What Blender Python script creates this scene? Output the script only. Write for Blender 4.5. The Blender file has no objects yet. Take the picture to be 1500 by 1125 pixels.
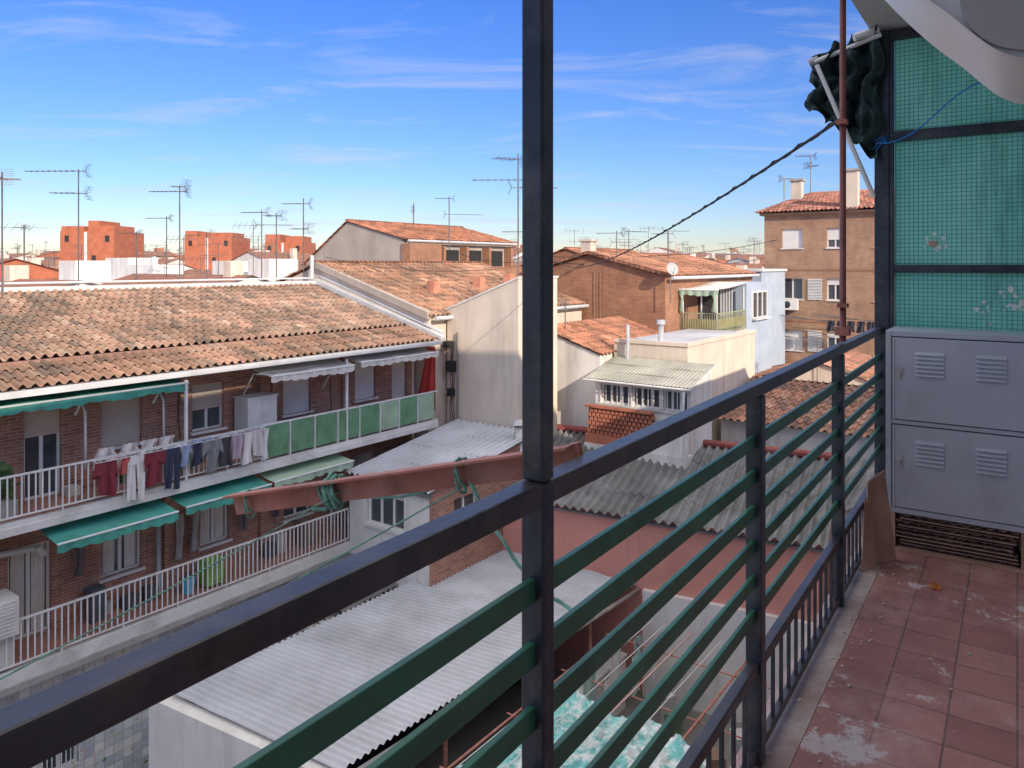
import bpy, math, random, itertools
from mathutils import Vector, Matrix, noise
random.seed(7)
ZO=11.2
sc=bpy.context.scene
sc.view_settings.view_transform='Standard'; sc.view_settings.look='None'
sc.view_settings.exposure=0; sc.view_settings.gamma=1

# ---------------------------------------------------------------- frames
class Frame:
    def __init__(s,deg,ox=0,oy=0):
        a=math.radians(deg); s.c=math.cos(a); s.n=math.sin(a); s.ox=ox; s.oy=oy; s.deg=deg
    def __call__(s,x,y,z):
        return (s.ox+x*s.c+y*s.n, s.oy-x*s.n+y*s.c, z)
E0=Frame(36.5)                 # neighbourhood grid
BF=Frame(33.95)                # our balcony
CF=Frame(27.0,-1.0,21.9)       # pink shed
ID=Frame(0)
def face_s(F,c): return lambda a,o,z: F(c+o,a,z)
def face_t(F,c): return lambda a,o,z: F(a,c-o,z)

# ---------------------------------------------------------------- groups / parts
class Group:
    def __init__(s,name): s.name=name; s.parts={}
groups=[]
def G(name):
    g=Group(name); groups.append(g); return g
class Part:
    def __init__(s,name,mat,smooth): s.name=name;s.mat=mat;s.v=[];s.f=[];s.c=None;s.smooth=smooth
    def add(s,vs,fs,col=None):
        b=len(s.v); s.v.extend(vs); s.f.extend([tuple(b+i for i in f) for f in fs])
        if col is not None:
            if s.c is None: s.c=[(1,1,1)]*b
            s.c.extend([col]*len(vs))
        elif s.c is not None: s.c.extend([(1,1,1)]*len(vs))
    def box(s,m,a0,a1,b0,b1,z0,z1,col=None):
        vs=[m(a,b,z) for z in (z0,z1) for b in (b0,b1) for a in (a0,a1)]
        s.add(vs,[(0,2,3,1),(4,5,7,6),(0,1,5,4),(2,6,7,3),(0,4,6,2),(1,3,7,5)],col)
    def quad(s,a,b,c,d,col=None): s.add([a,b,c,d],[(0,1,2,3)],col)
    def tri(s,a,b,c): s.add([a,b,c],[(0,1,2)])
    def prism(s,m,poly,b0,b1):
        n=len(poly)
        vs=[m(a,b0,z) for a,z in poly]+[m(a,b1,z) for a,z in poly]
        fs=[tuple(range(n)),tuple(range(2*n-1,n-1,-1))]+[(i,(i+1)%n,n+(i+1)%n,n+i) for i in range(n)]
        s.add(vs,fs)
    def tube(s,pts,r,n=6,cap=True):
        pts=[Vector(p) for p in pts]; vs=[];N=len(pts)
        for i,p in enumerate(pts):
            d=(pts[min(i+1,N-1)]-pts[max(i-1,0)])
            if d.length<1e-9: d=Vector((0,0,1))
            d.normalize()
            up=Vector((0,0,1)) if abs(d.z)<.9 else Vector((1,0,0))
            x=d.cross(up).normalized(); y=x.cross(d)
            rr=r[i] if isinstance(r,(list,tuple)) else r
            for k in range(n):
                a=2*math.pi*(k+.5)/n
                vs.append(tuple(p+x*math.cos(a)*rr+y*math.sin(a)*rr))
        fs=[(i*n+k,i*n+(k+1)%n,(i+1)*n+(k+1)%n,(i+1)*n+k) for i in range(N-1) for k in range(n)]
        if cap: fs+= [tuple(range(n)),tuple(range((N-1)*n,N*n))]
        s.add(vs,fs)
    def sheet(s,fn,nu,nv,col=None):
        vs=[fn(i/nu,j/nv) for j in range(nv+1) for i in range(nu+1)]
        w=nu+1
        s.add(vs,[(j*w+i,j*w+i+1,(j+1)*w+i+1,(j+1)*w+i) for j in range(nv) for i in range(nu)],col)
def P(g,name,mat,smooth=False):
    if name not in g.parts: g.parts[name]=Part(name,mat,smooth)
    return g.parts[name]

BEV={('balcony_railing','top_rail'):.004,('balcony_railing','green_bars'):.002,('balcony_railing','posts'):.004,('balcony_railing','tall_post'):.005,
     ('balcony_railing','lower_balusters'):.0015,('metal_locker','doors'):.0015,('metal_locker','cabinet_body'):.003,('glass_partition','frame'):.004,
     ('clothesline_bracket','angle_iron'):.001,('leaning_plywood_board','board'):.002}
def finalize():
    for g in groups:
        allv=[v for p in g.parts.values() for v in p.v]
        if not allv: continue
        mn=[min(v[i] for v in allv) for i in range(3)]; mx=[max(v[i] for v in allv) for i in range(3)]
        c=Vector(((mn[0]+mx[0])/2,(mn[1]+mx[1])/2,mn[2]+ZO))
        single=len(g.parts)==1
        if not single:
            e=bpy.data.objects.new(g.name,None); e.empty_display_size=.3; e.location=c
            sc.collection.objects.link(e)
        for p in g.parts.values():
            me=bpy.data.meshes.new(p.name)
            me.from_pydata([(v[0],v[1],v[2]+ZO) for v in p.v],[],p.f)
            me.update()
            uv=me.uv_layers.new(name='UVMap')
            th=math.radians(getattr(g,'deg',36.5))
            gx=Vector((math.cos(th),-math.sin(th),0)); gy=Vector((math.sin(th),math.cos(th),0))
            ud=[0.0]*(2*len(me.loops))
            mv=me.vertices
            for f in me.polygons:
                n=f.normal
                if abs(n.z)>.985: t,b=gx,gy
                else:
                    if n.z<-.01: n=-n
                    t=Vector((-n.y,n.x,0)).normalized(); b=n.cross(t)
                for li in f.loop_indices:
                    co=mv[me.loops[li].vertex_index].co
                    ud[2*li]=co.dot(t); ud[2*li+1]=co.dot(b)
            uv.data.foreach_set('uv',ud)
            if p.c is not None:
                ca=me.color_attributes.new(name='Col',type='FLOAT_COLOR',domain='POINT')
                ca.data.foreach_set('color',[x for q in p.c for x in (q[0],q[1],q[2],1)])
            if p.smooth:
                for f in me.polygons: f.use_smooth=True
            me.materials.append(p.mat)
            o=bpy.data.objects.new(g.name if single else p.name,me)
            sc.collection.objects.link(o)
            bw=BEV.get((g.name,p.name))
            if bw:
                bm_=o.modifiers.new('bevel','BEVEL'); bm_.width=bw; bm_.segments=2; bm_.limit_method='ANGLE'; bm_.use_clamp_overlap=True
            if not single:
                o.parent=e; o.matrix_parent_inverse=Matrix.Translation(-c)

# ---------------------------------------------------------------- materials
def nodes(name):
    m=bpy.data.materials.new(name); m.use_nodes=True; nt=m.node_tree
    b=nt.nodes['Principled BSDF']; return m,nt,b
def link(nt,a,b): nt.links.new(a,b)
def noise_n(nt,vec,scale,detail=4,rough=.6,mapscale=None):
    if mapscale:
        mp=nt.nodes.new('ShaderNodeMapping'); mp.inputs['Scale'].default_value=mapscale
        link(nt,vec,mp.inputs['Vector']); vec=mp.outputs['Vector']
    n=nt.nodes.new('ShaderNodeTexNoise'); n.inputs['Scale'].default_value=scale
    n.inputs['Detail'].default_value=detail; n.inputs['Roughness'].default_value=rough
    link(nt,vec,n.inputs['Vector']); return n.outputs['Fac']
def ramp(nt,fac,a,b,ca=(0,0,0),cb=(1,1,1)):
    r=nt.nodes.new('ShaderNodeValToRGB'); r.color_ramp.elements[0].position=a; r.color_ramp.elements[1].position=b
    r.color_ramp.elements[0].color=(*ca,1); r.color_ramp.elements[1].color=(*cb,1)
    link(nt,fac,r.inputs['Fac']); return r.outputs['Color']
def mix(nt,fac,a,b,mode='MIX'):
    x=nt.nodes.new('ShaderNodeMix'); x.data_type='RGBA'; x.blend_type=mode
    if hasattr(fac,'node'): link(nt,fac,x.inputs[0])
    else: x.inputs[0].default_value=fac
    for q,i in ((a,6),(b,7)):
        if hasattr(q,'node'): link(nt,q,x.inputs[i])
        else: x.inputs[i].default_value=(*q,1)
    return x.outputs[2]
def bump(nt,b,h,st,dist=.02):
    x=nt.nodes.new('ShaderNodeBump'); x.inputs['Strength'].default_value=st; x.inputs['Distance'].default_value=dist
    link(nt,h,x.inputs['Height']); link(nt,x.outputs['Normal'],b.inputs['Normal'])
def coords(nt): return nt.nodes.new('ShaderNodeTexCoord')
def M(name,col,rough=.75,var=.3,vs=1.5,bs=25,bst=.25,dirt=0,dirtcol=(.12,.1,.08),streak=False,metal=0,attr=False,spec=.5,bd=.02):
    m,nt,b=nodes(name); tc=coords(nt); v=tc.outputs['Object']
    n1=noise_n(nt,v,vs)
    lo=tuple(c*(1-var) for c in col); hi=tuple(min(1,c*(1+var*.6)) for c in col)
    c=ramp(nt,n1,.3,.7,lo,hi)
    if attr:
        at=nt.nodes.new('ShaderNodeAttribute'); at.attribute_name='Col'
        c=mix(nt,1,c,at.outputs['Color'],'MULTIPLY')
    if dirt>0:
        n2=noise_n(nt,v,vs*.8 if not streak else 2.2,6,.7,(1,1,.12) if streak else None)
        f=ramp(nt,n2,.48,.75,(0,0,0),(dirt,)*3)
        c=mix(nt,f,c,dirtcol)
    link(nt,c,b.inputs['Base Color']); b.inputs['Roughness'].default_value=rough; b.inputs['Metallic'].default_value=metal
    b.inputs['Specular IOR Level'].default_value=spec
    if bst>0: bump(nt,b,noise_n(nt,v,bs,2),bst,bd)
    return m
def brickmat(name,c1,c2,mort,w=.25,h=.07,ms=.008,off=.5,rough=.85,var=.35,bst=.5,dirt=.35):
    m,nt,b=nodes(name); tc=coords(nt)
    br=nt.nodes.new('ShaderNodeTexBrick'); link(nt,tc.outputs['UV'],br.inputs['Vector'])
    br.inputs['Scale'].default_value=1; br.inputs['Brick Width'].default_value=w; br.inputs['Row Height'].default_value=h
    br.inputs['Mortar Size'].default_value=ms; br.inputs['Mortar Smooth'].default_value=.2; br.offset=off; br.inputs['Bias'].default_value=0
    br.inputs['Color1'].default_value=(*c1,1); br.inputs['Color2'].default_value=(*c2,1); br.inputs['Mortar'].default_value=(*mort,1)
    n=noise_n(nt,tc.outputs['Object'],1.1,5,.65)
    f=ramp(nt,n,.3,.7,(1-var,)*3,(1.0,)*3)
    c=mix(nt,1,br.outputs['Color'],f,'MULTIPLY')
    n2=noise_n(nt,tc.outputs['Object'],1.6,6,.75,(1,1,.25))
    c=mix(nt,ramp(nt,n2,.5,.75,(0,0,0),(dirt,)*3),c,(.12,.09,.07))
    link(nt,c,b.inputs['Base Color']); b.inputs['Roughness'].default_value=rough
    inv=nt.nodes.new('ShaderNodeMath'); inv.operation='SUBTRACT'; inv.inputs[0].default_value=1; link(nt,br.outputs['Fac'],inv.inputs[1])
    bump(nt,b,inv.outputs[0],bst,.01)
    return m
m_brickL=brickmat('brick_red_brown',(.58,.27,.18),(.36,.155,.105),(.52,.44,.38),dirt=.45)
m_brickH=brickmat('brick_orange',(.50,.23,.12),(.40,.17,.09),(.42,.31,.23))
m_brickK=brickmat('brick_tan',(.54,.31,.19),(.45,.25,.15),(.44,.35,.27))
m_brickT=brickmat('brick_tower',(.60,.17,.08),(.52,.145,.07),(.45,.22,.14),dirt=.15)
m_tilefar=brickmat('roof_tile_far',(.50,.22,.13),(.33,.145,.09),(.16,.08,.055),w=.24,h=.4,ms=.03,off=0)
m_tile=M('clay_roof_tile',(.92,.92,.92),.88,.32,1.2,40,.3,dirt=.7,dirtcol=(.13,.11,.08),attr=True)
m_white=M('white_stucco',(.80,.78,.74),.85,.12,.8,30,.3,dirt=.55,dirtcol=(.34,.30,.25),streak=True)
m_cream=M('cream_stucco',(.74,.64,.53),.85,.14,.7,30,.3,dirt=.5,dirtcol=(.40,.35,.29),streak=True)
m_beige=M('beige_render',(.46,.41,.36),.9,.15,.7,30,.3,dirt=.3,streak=True)
m_pink=M('terracotta_paint',(.68,.31,.25),.85,.12,.9,25,.25,dirt=.35,dirtcol=(.42,.22,.18),streak=True)
m_blue=M('pale_blue_render',(.42,.50,.60),.85,.12)
m_conc=M('concrete',(.42,.41,.39),.9,.25,1.5,30,.4,dirt=.4)
m_slab=M('white_painted_slab',(.76,.75,.73),.8,.12,1.2,30,.2,dirt=.6,dirtcol=(.28,.26,.23))
m_fibro=M('fibre_cement',(.215,.215,.21),.85,.4,1.0,20,.3,dirt=.7,dirtcol=(.09,.09,.085),streak=True)
m_fibroL=M('fibre_cement_light',(.54,.55,.58),.75,.22,.6,20,.2,dirt=.55,dirtcol=(.30,.30,.30))
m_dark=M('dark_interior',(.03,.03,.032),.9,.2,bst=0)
m_glass=M('window_glass_dark',(.07,.085,.10),.1,.5,.9,3,.05,spec=.8)
m_frame=M('white_window_frame',(.8,.8,.78),.45,.06,bst=0)
m_shut=M('beige_roller_shutter',(.62,.53,.44),.6,.12,bst=0)
m_shutw=M('white_roller_shutter',(.80,.78,.75),.55,.08,bst=0)
m_metalw=M('white_painted_metal',(.78,.79,.79),.45,.12,3,bst=.1,dirt=.25,dirtcol=(.4,.28,.2))
m_gut=M('zinc_gutter',(.68,.7,.72),.5,.15,2,bst=.1,metal=.2)
m_green_aw=M('green_awning_fabric',(.07,.36,.29),.8,.25,2,bst=.15,dirt=.35,dirtcol=(.14,.27,.23))
m_sage_aw=M('sage_awning_fabric',(.4,.54,.4),.85,.2,2,bst=.15)
m_white_aw=M('cream_awning_fabric',(.74,.70,.64),.85,.15,2,bst=.15,dirt=.35,dirtcol=(.42,.37,.32))
m_greenpanel=M('green_balcony_panel',(.18,.37,.22),.55,.25,2.5,bst=.1,dirt=.25)
m_ant=M('antenna_metal',(.22,.21,.20),.45,.3,4,bst=0,metal=.5)
m_wire=M('black_cable',(.02,.02,.02),.6,.2,bst=0)
m_red=M('red_curtain',(.65,.07,.05),.8,.2)
m_galv=M('galvanised_pipe',(.55,.56,.57),.4,.2,3,bst=.1,metal=.4)
m_rail=M('worn_dark_paint',(.052,.05,.056),.36,.5,7,60,.25,dirt=.6,dirtcol=(.17,.12,.095),metal=.15,bd=.004)
m_post=M('dark_navy_paint',(.032,.043,.066),.33,.5,8,50,.3,dirt=.6,dirtcol=(.15,.14,.13),metal=.1,bd=.003)
m_gbar=M('green_bar_paint',(.03,.165,.09),.36,.4,6,60,.25,dirt=.4,dirtcol=(.06,.085,.075),bd=.003)
m_rust=M('rusty_red_primer',(.45,.17,.125),.7,.35,9,60,.5,dirt=.55,dirtcol=(.50,.37,.31),bd=.005)
m_pipe=M('oxide_pipe',(.24,.08,.07),.5,.4,9,60,.3,dirt=.3,bd=.003)
m_lock=M('grey_locker_paint',(.52,.555,.62),.42,.12,2.5,60,.12,dirt=.5,dirtcol=(.33,.345,.37),bd=.003)
m_lockd=M('locker_shadow_gap',(.06,.06,.065),.8,.1,bst=0)
m_plastic=M('white_plastic',(.85,.85,.84),.4,.04,bst=0)
m_plasticg=M('grey_plastic',(.45,.45,.45),.5,.08,bst=0)
m_ceil=M('grey_ceiling',(.60,.60,.61),.85,.15,2)
m_wood=M('worn_plywood',(.50,.30,.21),.75,.35,4,40,.3,dirt=.5,dirtcol=(.3,.19,.14),bd=.004)
m_board=M('brown_boards',(.46,.30,.24),.8,.35,6,30,.3)
m_rope=M('green_rope',(.22,.48,.38),.9,.4,30,bst=.4)
m_bluecord=M('blue_cord',(.03,.3,.85),.6,.2)
m_dgreen=M('dark_green_fabric',(.022,.05,.052),.85,.5,14,30,.4,dirt=.55,dirtcol=(.11,.17,.165))
m_ground=M('courtyard_ground',(.26,.25,.23),.95,.35,.4,8,.4,dirt=.4)
m_plant=M('foliage',(.06,.12,.035),.8,.6,8)
m_fab=M('laundry_cloth',(.95,.95,.95),.9,.15,5,20,.4,attr=True)
m_ac=M('ac_casing',(.72,.71,.68),.5,.1,2,dirt=.2)
m_hall=M('bounce_wall_paint',(.80,.77,.70),.85,.06)  # pale colour chosen to bounce light onto the balcony from unseen walls
def tarp_mat():
    m,nt,b=nodes('turquoise_tarp'); tc=coords(nt); o=tc.outputs['Object']
    c=ramp(nt,noise_n(nt,o,4,4,.7),.44,.58,(.22,.62,.58),(.82,.86,.84))
    c=mix(nt,1,c,ramp(nt,noise_n(nt,o,1.5),.3,.7,(.65,)*3,(1,)*3),'MULTIPLY')
    link(nt,c,b.inputs['Base Color']); b.inputs['Roughness'].default_value=.45
    bump(nt,b,noise_n(nt,o,9),.6); return m
m_tarp=tarp_mat()

def floor_mat():
    m,nt,b=nodes('terracotta_floor_tile'); tc=coords(nt)
    br=nt.nodes.new('ShaderNodeTexBrick'); link(nt,tc.outputs['UV'],br.inputs['Vector'])
    br.inputs['Scale'].default_value=1; br.inputs['Brick Width'].default_value=.2; br.inputs['Row Height'].default_value=.2
    br.inputs['Mortar Size'].default_value=.004; br.inputs['Mortar Smooth'].default_value=.3; br.offset=0
    br.inputs['Color1'].default_value=(.62,.29,.25,1); br.inputs['Color2'].default_value=(.47,.205,.18,1); br.inputs['Mortar'].default_value=(.28,.16,.14,1)
    o=tc.outputs['Object']
    c=mix(nt,1,br.outputs['Color'],ramp(nt,noise_n(nt,o,3,6,.7),.3,.7,(.66,)*3,(1,)*3),'MULTIPLY')
    c=mix(nt,ramp(nt,noise_n(nt,o,2.3,8,.72),.50,.64,(0,0,0),(.5,)*3),c,(.70,.46,.41))
    c=mix(nt,ramp(nt,noise_n(nt,o,1.9,8,.8),.59,.62,(0,0,0),(.8,)*3),c,(.78,.70,.67))
    c=mix(nt,ramp(nt,noise_n(nt,o,5,6,.8),.58,.72,(0,0,0),(.65,)*3),c,(.24,.14,.13))
    link(nt,c,b.inputs['Base Color'])
    r=ramp(nt,noise_n(nt,o,4,4,.6),.3,.7,(.35,)*3,(.7,)*3); link(nt,r,b.inputs['Roughness'])
    inv=nt.nodes.new('ShaderNodeMath'); inv.operation='SUBTRACT'; inv.inputs[0].default_value=1; link(nt,br.outputs['Fac'],inv.inputs[1])
    bump(nt,b,inv.outputs[0],.5,.006); return m
m_floor=floor_mat()
m_curb=M('worn_concrete_edge',(.56,.45,.42),.85,.35,4,30,.4,dirt=.95,dirtcol=(.40,.20,.175))
def glass_mat():
    m,nt,b=nodes('green_textured_glass'); tc=coords(nt)
    br=nt.nodes.new('ShaderNodeTexBrick'); link(nt,tc.outputs['UV'],br.inputs['Vector'])
    br.inputs['Scale'].default_value=1; br.inputs['Brick Width'].default_value=.024; br.inputs['Row Height'].default_value=.024
    br.inputs['Mortar Size'].default_value=.0035; br.inputs['Mortar Smooth'].default_value=1; br.offset=0
    o=tc.outputs['Object']
    c=ramp(nt,noise_n(nt,o,2.0,4,.6),.3,.7,(.34,.76,.67),(.52,.90,.81))
    c=mix(nt,ramp(nt,noise_n(nt,o,6,7,.8),.57,.66,(0,0,0),(.45,)*3),c,(.78,.90,.82))
    c=mix(nt,ramp(nt,noise_n(nt,o,5,6,.8,(1,1,.2)),.50,.72,(0,0,0),(.6,)*3),c,(.16,.38,.33))
    c=mix(nt,br.outputs['Fac'],c,mix(nt,.6,c,(.04,.22,.2)))
    link(nt,c,b.inputs['Base Color']); b.inputs['Roughness'].default_value=.2
    bump(nt,b,br.outputs['Fac'],.8,.005)
    tr=nt.nodes.new('ShaderNodeBsdfTranslucent'); link(nt,c,tr.inputs['Color'])
    ms=nt.nodes.new('ShaderNodeMixShader'); ms.inputs[0].default_value=.6
    link(nt,b.outputs[0],ms.inputs[1]); link(nt,tr.outputs[0],ms.inputs[2])
    link(nt,ms.outputs[0],nt.nodes['Material Output'].inputs['Surface'])
    return m
m_pglass=glass_mat()
def mosaic():
    m,nt,b=nodes('patterned_wall_tiles'); tc=coords(nt)
    br=nt.nodes.new('ShaderNodeTexBrick'); link(nt,tc.outputs['UV'],br.inputs['Vector'])
    br.inputs['Scale'].default_value=1; br.inputs['Brick Width'].default_value=.2; br.inputs['Row Height'].default_value=.2
    br.inputs['Mortar Size'].default_value=.006; br.offset=0
    br.inputs['Color1'].default_value=(.80,.79,.76,1); br.inputs['Color2'].default_value=(.45,.50,.56,1); br.inputs['Mortar'].default_value=(.35,.33,.3,1)
    vo=nt.nodes.new('ShaderNodeTexVoronoi'); vo.inputs['Scale'].default_value=7; vo.inputs['Randomness'].default_value=.6; link(nt,tc.outputs['UV'],vo.inputs['Vector'])
    hs=nt.nodes.new('ShaderNodeHueSaturation'); hs.inputs['Saturation'].default_value=.4; link(nt,vo.outputs['Color'],hs.inputs['Color'])
    c=mix(nt,ramp(nt,vo.outputs['Distance'],.2,.35,(.7,.7,.7),(0,0,0)),br.outputs['Color'],mix(nt,.5,hs.outputs[0],(.55,.40,.22)))
    link(nt,c,b.inputs['Base Color']); b.inputs['Roughness'].default_value=.4; return m
m_mosaic=mosaic()

# ---------------------------------------------------------------- generic builders
def tile_roof(part,e0,e1,r0,r1,pitch=.24,row=.42,base=(.42,.21,.13),rng=None):
    rng=rng or random
    base=tuple(min(1,b*1.2) for b in base)
    e0,e1,r0,r1=map(Vector,(e0,e1,r0,r1))
    nc=max(1,int((e1-e0).length/pitch)); nr=max(1,int((r0-e0).length/row))
    nrm=(e1-e0).cross(r0-e0).normalized()
    if nrm.z<0: nrm=-nrm
    prof=[(0,-.012),(.12,.035),(.3,.06),(.48,.035),(.6,-.012),(.8,-.03),(1,-.012)]
    off=rng.random()*100
    for j in range(nr):
        v0=j/nr; v1=(j+1)/nr+.03
        for i in range(nc):
            k=.72+.4*rng.random()
            nn=noise.noise(Vector((i*.09+off,j*.22,0)))
            k*=1+.45*nn
            h=rng.random()
            col=(base[0]*k,base[1]*k,base[2]*k)
            if h<.16: col=(base[0]*k*.60,base[1]*k*.70,base[2]*k*.76)
            elif h>.90: col=(min(1,base[0]*k*1.15),base[1]*k*1.32,base[2]*k*1.38)
            jit=(rng.random()-.5)*.016
            vs=[]
            for vv,lift in ((v0,.035+jit),(v1,0.0)):
                a=e0.lerp(r0,vv); b=e1.lerp(r1,vv)
                for x,hh in prof:
                    p=a.lerp(b,(i+x)/nc)+nrm*(hh+lift); vs.append(tuple(p))
            n=len(prof)
            part.add(vs,[(q,q+1,n+q+1,n+q) for q in range(n-1)],col)
def corr(part,p00,p10,p01,p11,pitch=.18,amp=.025,nv=6):
    a,b,c,d=map(Vector,(p00,p10,p01,p11))
    L=(b-a).length; n=int(L/pitch)*8
    nrm=(b-a).cross(c-a).normalized()
    if nrm.z<0: nrm=-nrm
    for j in range(nv):
        def fn(u,v,j=j):
            vv=(j+v)/nv if v<1 else min(1,(j+1.04)/nv)
            p=a.lerp(b,u).lerp(c.lerp(d,u),vv)
            return tuple(p+nrm*(amp*math.sin(u*n/8*2*math.pi)+.012*(1-v)+.004*math.sin(j*3+u*9)))
        part.sheet(fn,n,1)
def wallh(part,m,a0,a1,z0,z1,holes,depth=.16):
    A=sorted(set([a0,a1]+[x for h in holes for x in h[:2] if a0<x<a1])); Z=sorted(set([z0,z1]+[x for h in holes for x in h[2:4] if z0<x<z1]))
    for i in range(len(A)-1):
        for j in range(len(Z)-1):
            ca=(A[i]+A[i+1])/2; cz=(Z[j]+Z[j+1])/2
            if any(h[0]<ca<h[1] and h[2]<cz<h[3] for h in holes): continue
            part.quad(m(A[i],0,Z[j]),m(A[i+1],0,Z[j]),m(A[i+1],0,Z[j+1]),m(A[i],0,Z[j+1]))
    for h in holes:
        x0,x1,y0,y1=h[:4]
        for p,q in (((x0,y0),(x0,y1)),((x1,y0),(x1,y1)),((x0,y0),(x1,y0)),((x0,y1),(x1,y1))):
            part.quad(m(p[0],0,p[1]),m(q[0],0,q[1]),m(q[0],-depth,q[1]),m(p[0],-depth,p[1]))
def window(g,m,a0,a1,z0,z1,shut=.0,depth=.16,fm=None,sm=None,sill=True,panes=2):
    fr=P(g,'window_frames',fm or m_frame); gl=P(g,'window_glass',m_glass); sh=P(g,'roller_shutters' if sm is None else 'white_shutters',sm or m_shut)
    o0,o1=-depth+.0,-depth+.06; w=.05
    gl.quad(m(a0,-depth+.02,z0),m(a1,-depth+.02,z0),m(a1,-depth+.02,z1),m(a0,-depth+.02,z1))
    fr.box(m,a0,a0+w,o0,o1,z0,z1); fr.box(m,a1-w,a1,o0,o1,z0,z1)
    fr.box(m,a0+w,a1-w,o0,o1-.002,z0,z0+w); fr.box(m,a0+w,a1-w,o0,o1-.002,z1-w,z1)
    for k in range(1,panes):
        x=a0+(a1-a0)*k/panes; fr.box(m,x-.035,x+.035,o0,o1-.004,z0+w,z1-w)
    if shut>0:
        zb=z1-(z1-z0)*shut; n=max(2,int((z1-zb)/.055)); dz=(z1-zb)/n
        for k in range(n):
            za=zb+k*dz
            sh.box(m,a0+.01,a1-.01,o1+.005,o1+.03+.006*(k%2),za,za+dz*.9)
        sh.box(m,a0+.01,a1-.01,o1+.002,o1+.012,zb,z1)
    if sill:
        P(g,'window_sills',m_slab).box(m,a0-.06,a1+.06,-.02,.07,z0-.06,z0-.003)
def rails(part,m,a0,a1,z0,z1,step=.12,r=.012,top=.022):
    part.box(m,a0,a1,-top,top,z1-top*1.6,z1); part.box(m,a0,a1,-.014,.014,z0,z0+.03)
    n=int((a1-a0)/step)
    for i in range(n+1):
        x=a0+(a1-a0)*i/n
        part.box(m,x-r/1.4,x+r/1.4,-r/1.4,r/1.4,z0-.1 if i%10==0 else z0+.03,z1-top*1.6)
def cloth(part,m,a,z,w,h,kind,col,rng):
    ph=rng.random()*9; tp=rng.uniform(.8,1.05)
    def fn(u,v):
        hw=.5*w*(tp+(1-tp)*v)
        if kind=='shirt': hw=.5*w*(1.25 if v<.12 else (1.35 if v<.3 else .9))
        x=a+(u-.5)*2*hw*(1+.05*math.sin(7*v+ph))+.02*math.sin(v*4+ph)
        o=.045*math.sin(u*9+ph+v*2)*(.3+v)+.02*math.sin(u*21+ph)
        zz=z-h*v-.03*math.sin(u*5+ph)*v
        if kind=='shirt' and v<.32: zz-=abs(u-.5)*.45*h*min(1,v*4)
        return m(x,o,zz)
    if kind=='pants':
        for sgn in (-1,1):
            def f2(u,v,sgn=sgn):
                x=a+sgn*(w*.27+.02*v)+(u-.5)*w*.48; o=.03*math.sin(u*8+ph+v*3+sgn)*(.4+v)
                return m(x,o,z-.14*h-h*(.86+.03*sgn)*v)
            part.sheet(f2,6,8,col)
        part.sheet(lambda u,v:m(a+(u-.5)*w,.012*math.sin(u*9+ph),z-h*.2*v),8,2,col)
    else: part.sheet(fn,12,14,col)
def antenna(x,y,z0,z1,booms,dish=None,r=.022):
    g=G('tv_antenna'); p=P(g,'mast',m_ant); q=P(g,'yagi_elements',m_ant)
    p.tube([(x,y,z0),(x,y,z1)],r)
    for (h,L,az,n,el) in booms:
        a=math.radians(az); d=Vector((math.sin(a),math.cos(a),0)); c=Vector((d.y,-d.x,0)); b=Vector((x,y,h))
        q.tube([tuple(b-d*.25),tuple(b+d*L)],r*.6,5)
        for k in range(n):
            cc=b+d*(L*(k+.5)/n); e=el*(1-.35*k/n)
            q.tube([tuple(cc-c*e/2),tuple(cc+c*e/2)],r*.35,4)
        cc=b-d*.2
        for s_ in (-1,1):
            for kk in (.04,.09,.14,.19):
                dd=d*(-kk*.6)
                q.tube([tuple(cc-c*el*.4+dd+Vector((0,0,s_*kk))),tuple(cc+c*el*.4+dd+Vector((0,0,s_*kk)))],r*.3,4)
            q.tube([tuple(cc),tuple(cc-d*.12+Vector((0,0,s_*.2)))],r*.35,4)
    if dish:
        dh,dr,az=dish; a=math.radians(az); d=Vector((math.sin(a),math.cos(a),.35)).normalized(); sx=d.cross(Vector((0,0,1))).normalized(); sy=sx.cross(d)
        c=Vector((x,y,dh))+d*.1
        ds=P(g,'dish',m_plasticg,True)
        def fn(u,v):
            an=u*2*math.pi; rr=v*dr
            return tuple(c+sx*math.cos(an)*rr+sy*math.sin(an)*rr+d*(.25*rr*rr/dr))
        ds.sheet(fn,18,4); q.tube([tuple(c-sy*dr),tuple(c+d*dr*.9)],r*.5,5)
    return g

# ================================================================= BALCONY (ours)
S=-.68
g=G('balcony_floor'); g.deg=33.95
P(g,'floor_tiles',m_floor).box(BF,-.585,1.12,-2.2,4.93,-1.62,-1.557)
P(g,'concrete_edge',m_curb).box(BF,-.74,-.587,-2.2,4.93,-1.62,-1.5565)
g=G('balcony_railing'); g.deg=33.95
fs=face_s(BF,S)
pr=P(g,'top_rail',m_rail); pr.box(fs,-2.2,4.95,-.021,.021,-.407,-.367)
pr.box(fs,-2.2,4.95,-.017,.017,-1.268,-1.232); pr.box(fs,-2.2,4.95,-.014,.014,-1.535,-1.51)
pg=P(g,'green_bars',m_gbar)
for k in range(6):
    z=-.549-.108*k; pg.box(fs,-2.2,4.95,-.0065,.0065,z-.02,z+.02)
pb=P(g,'lower_balusters',m_post)
t=-2.15
while t<4.93:
    pb.box(fs,t-.006,t+.006,-.006,.006,-1.51,-1.268); t+=.105
pp=P(g,'posts',m_post)
for t in (-1.49,-.20,2.375,3.68):
    pp.box(fs,t-.024,t+.024,-.025,.025,-1.553,-.408)
pp.box(fs,1.089-.018,1.089+.018,-.023,.023,-1.553,-.368)
P(g,'tall_post',m_post).box(fs,1.089-.0195,1.089+.0195,-.0215,.0215,-.366,1.40)
g=G('oxide_red_pole')
P(g,'pole',m_pipe,True).tube([BF(S,3.79,-.36),BF(S,3.79,1.40)],.0145,10)
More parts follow.
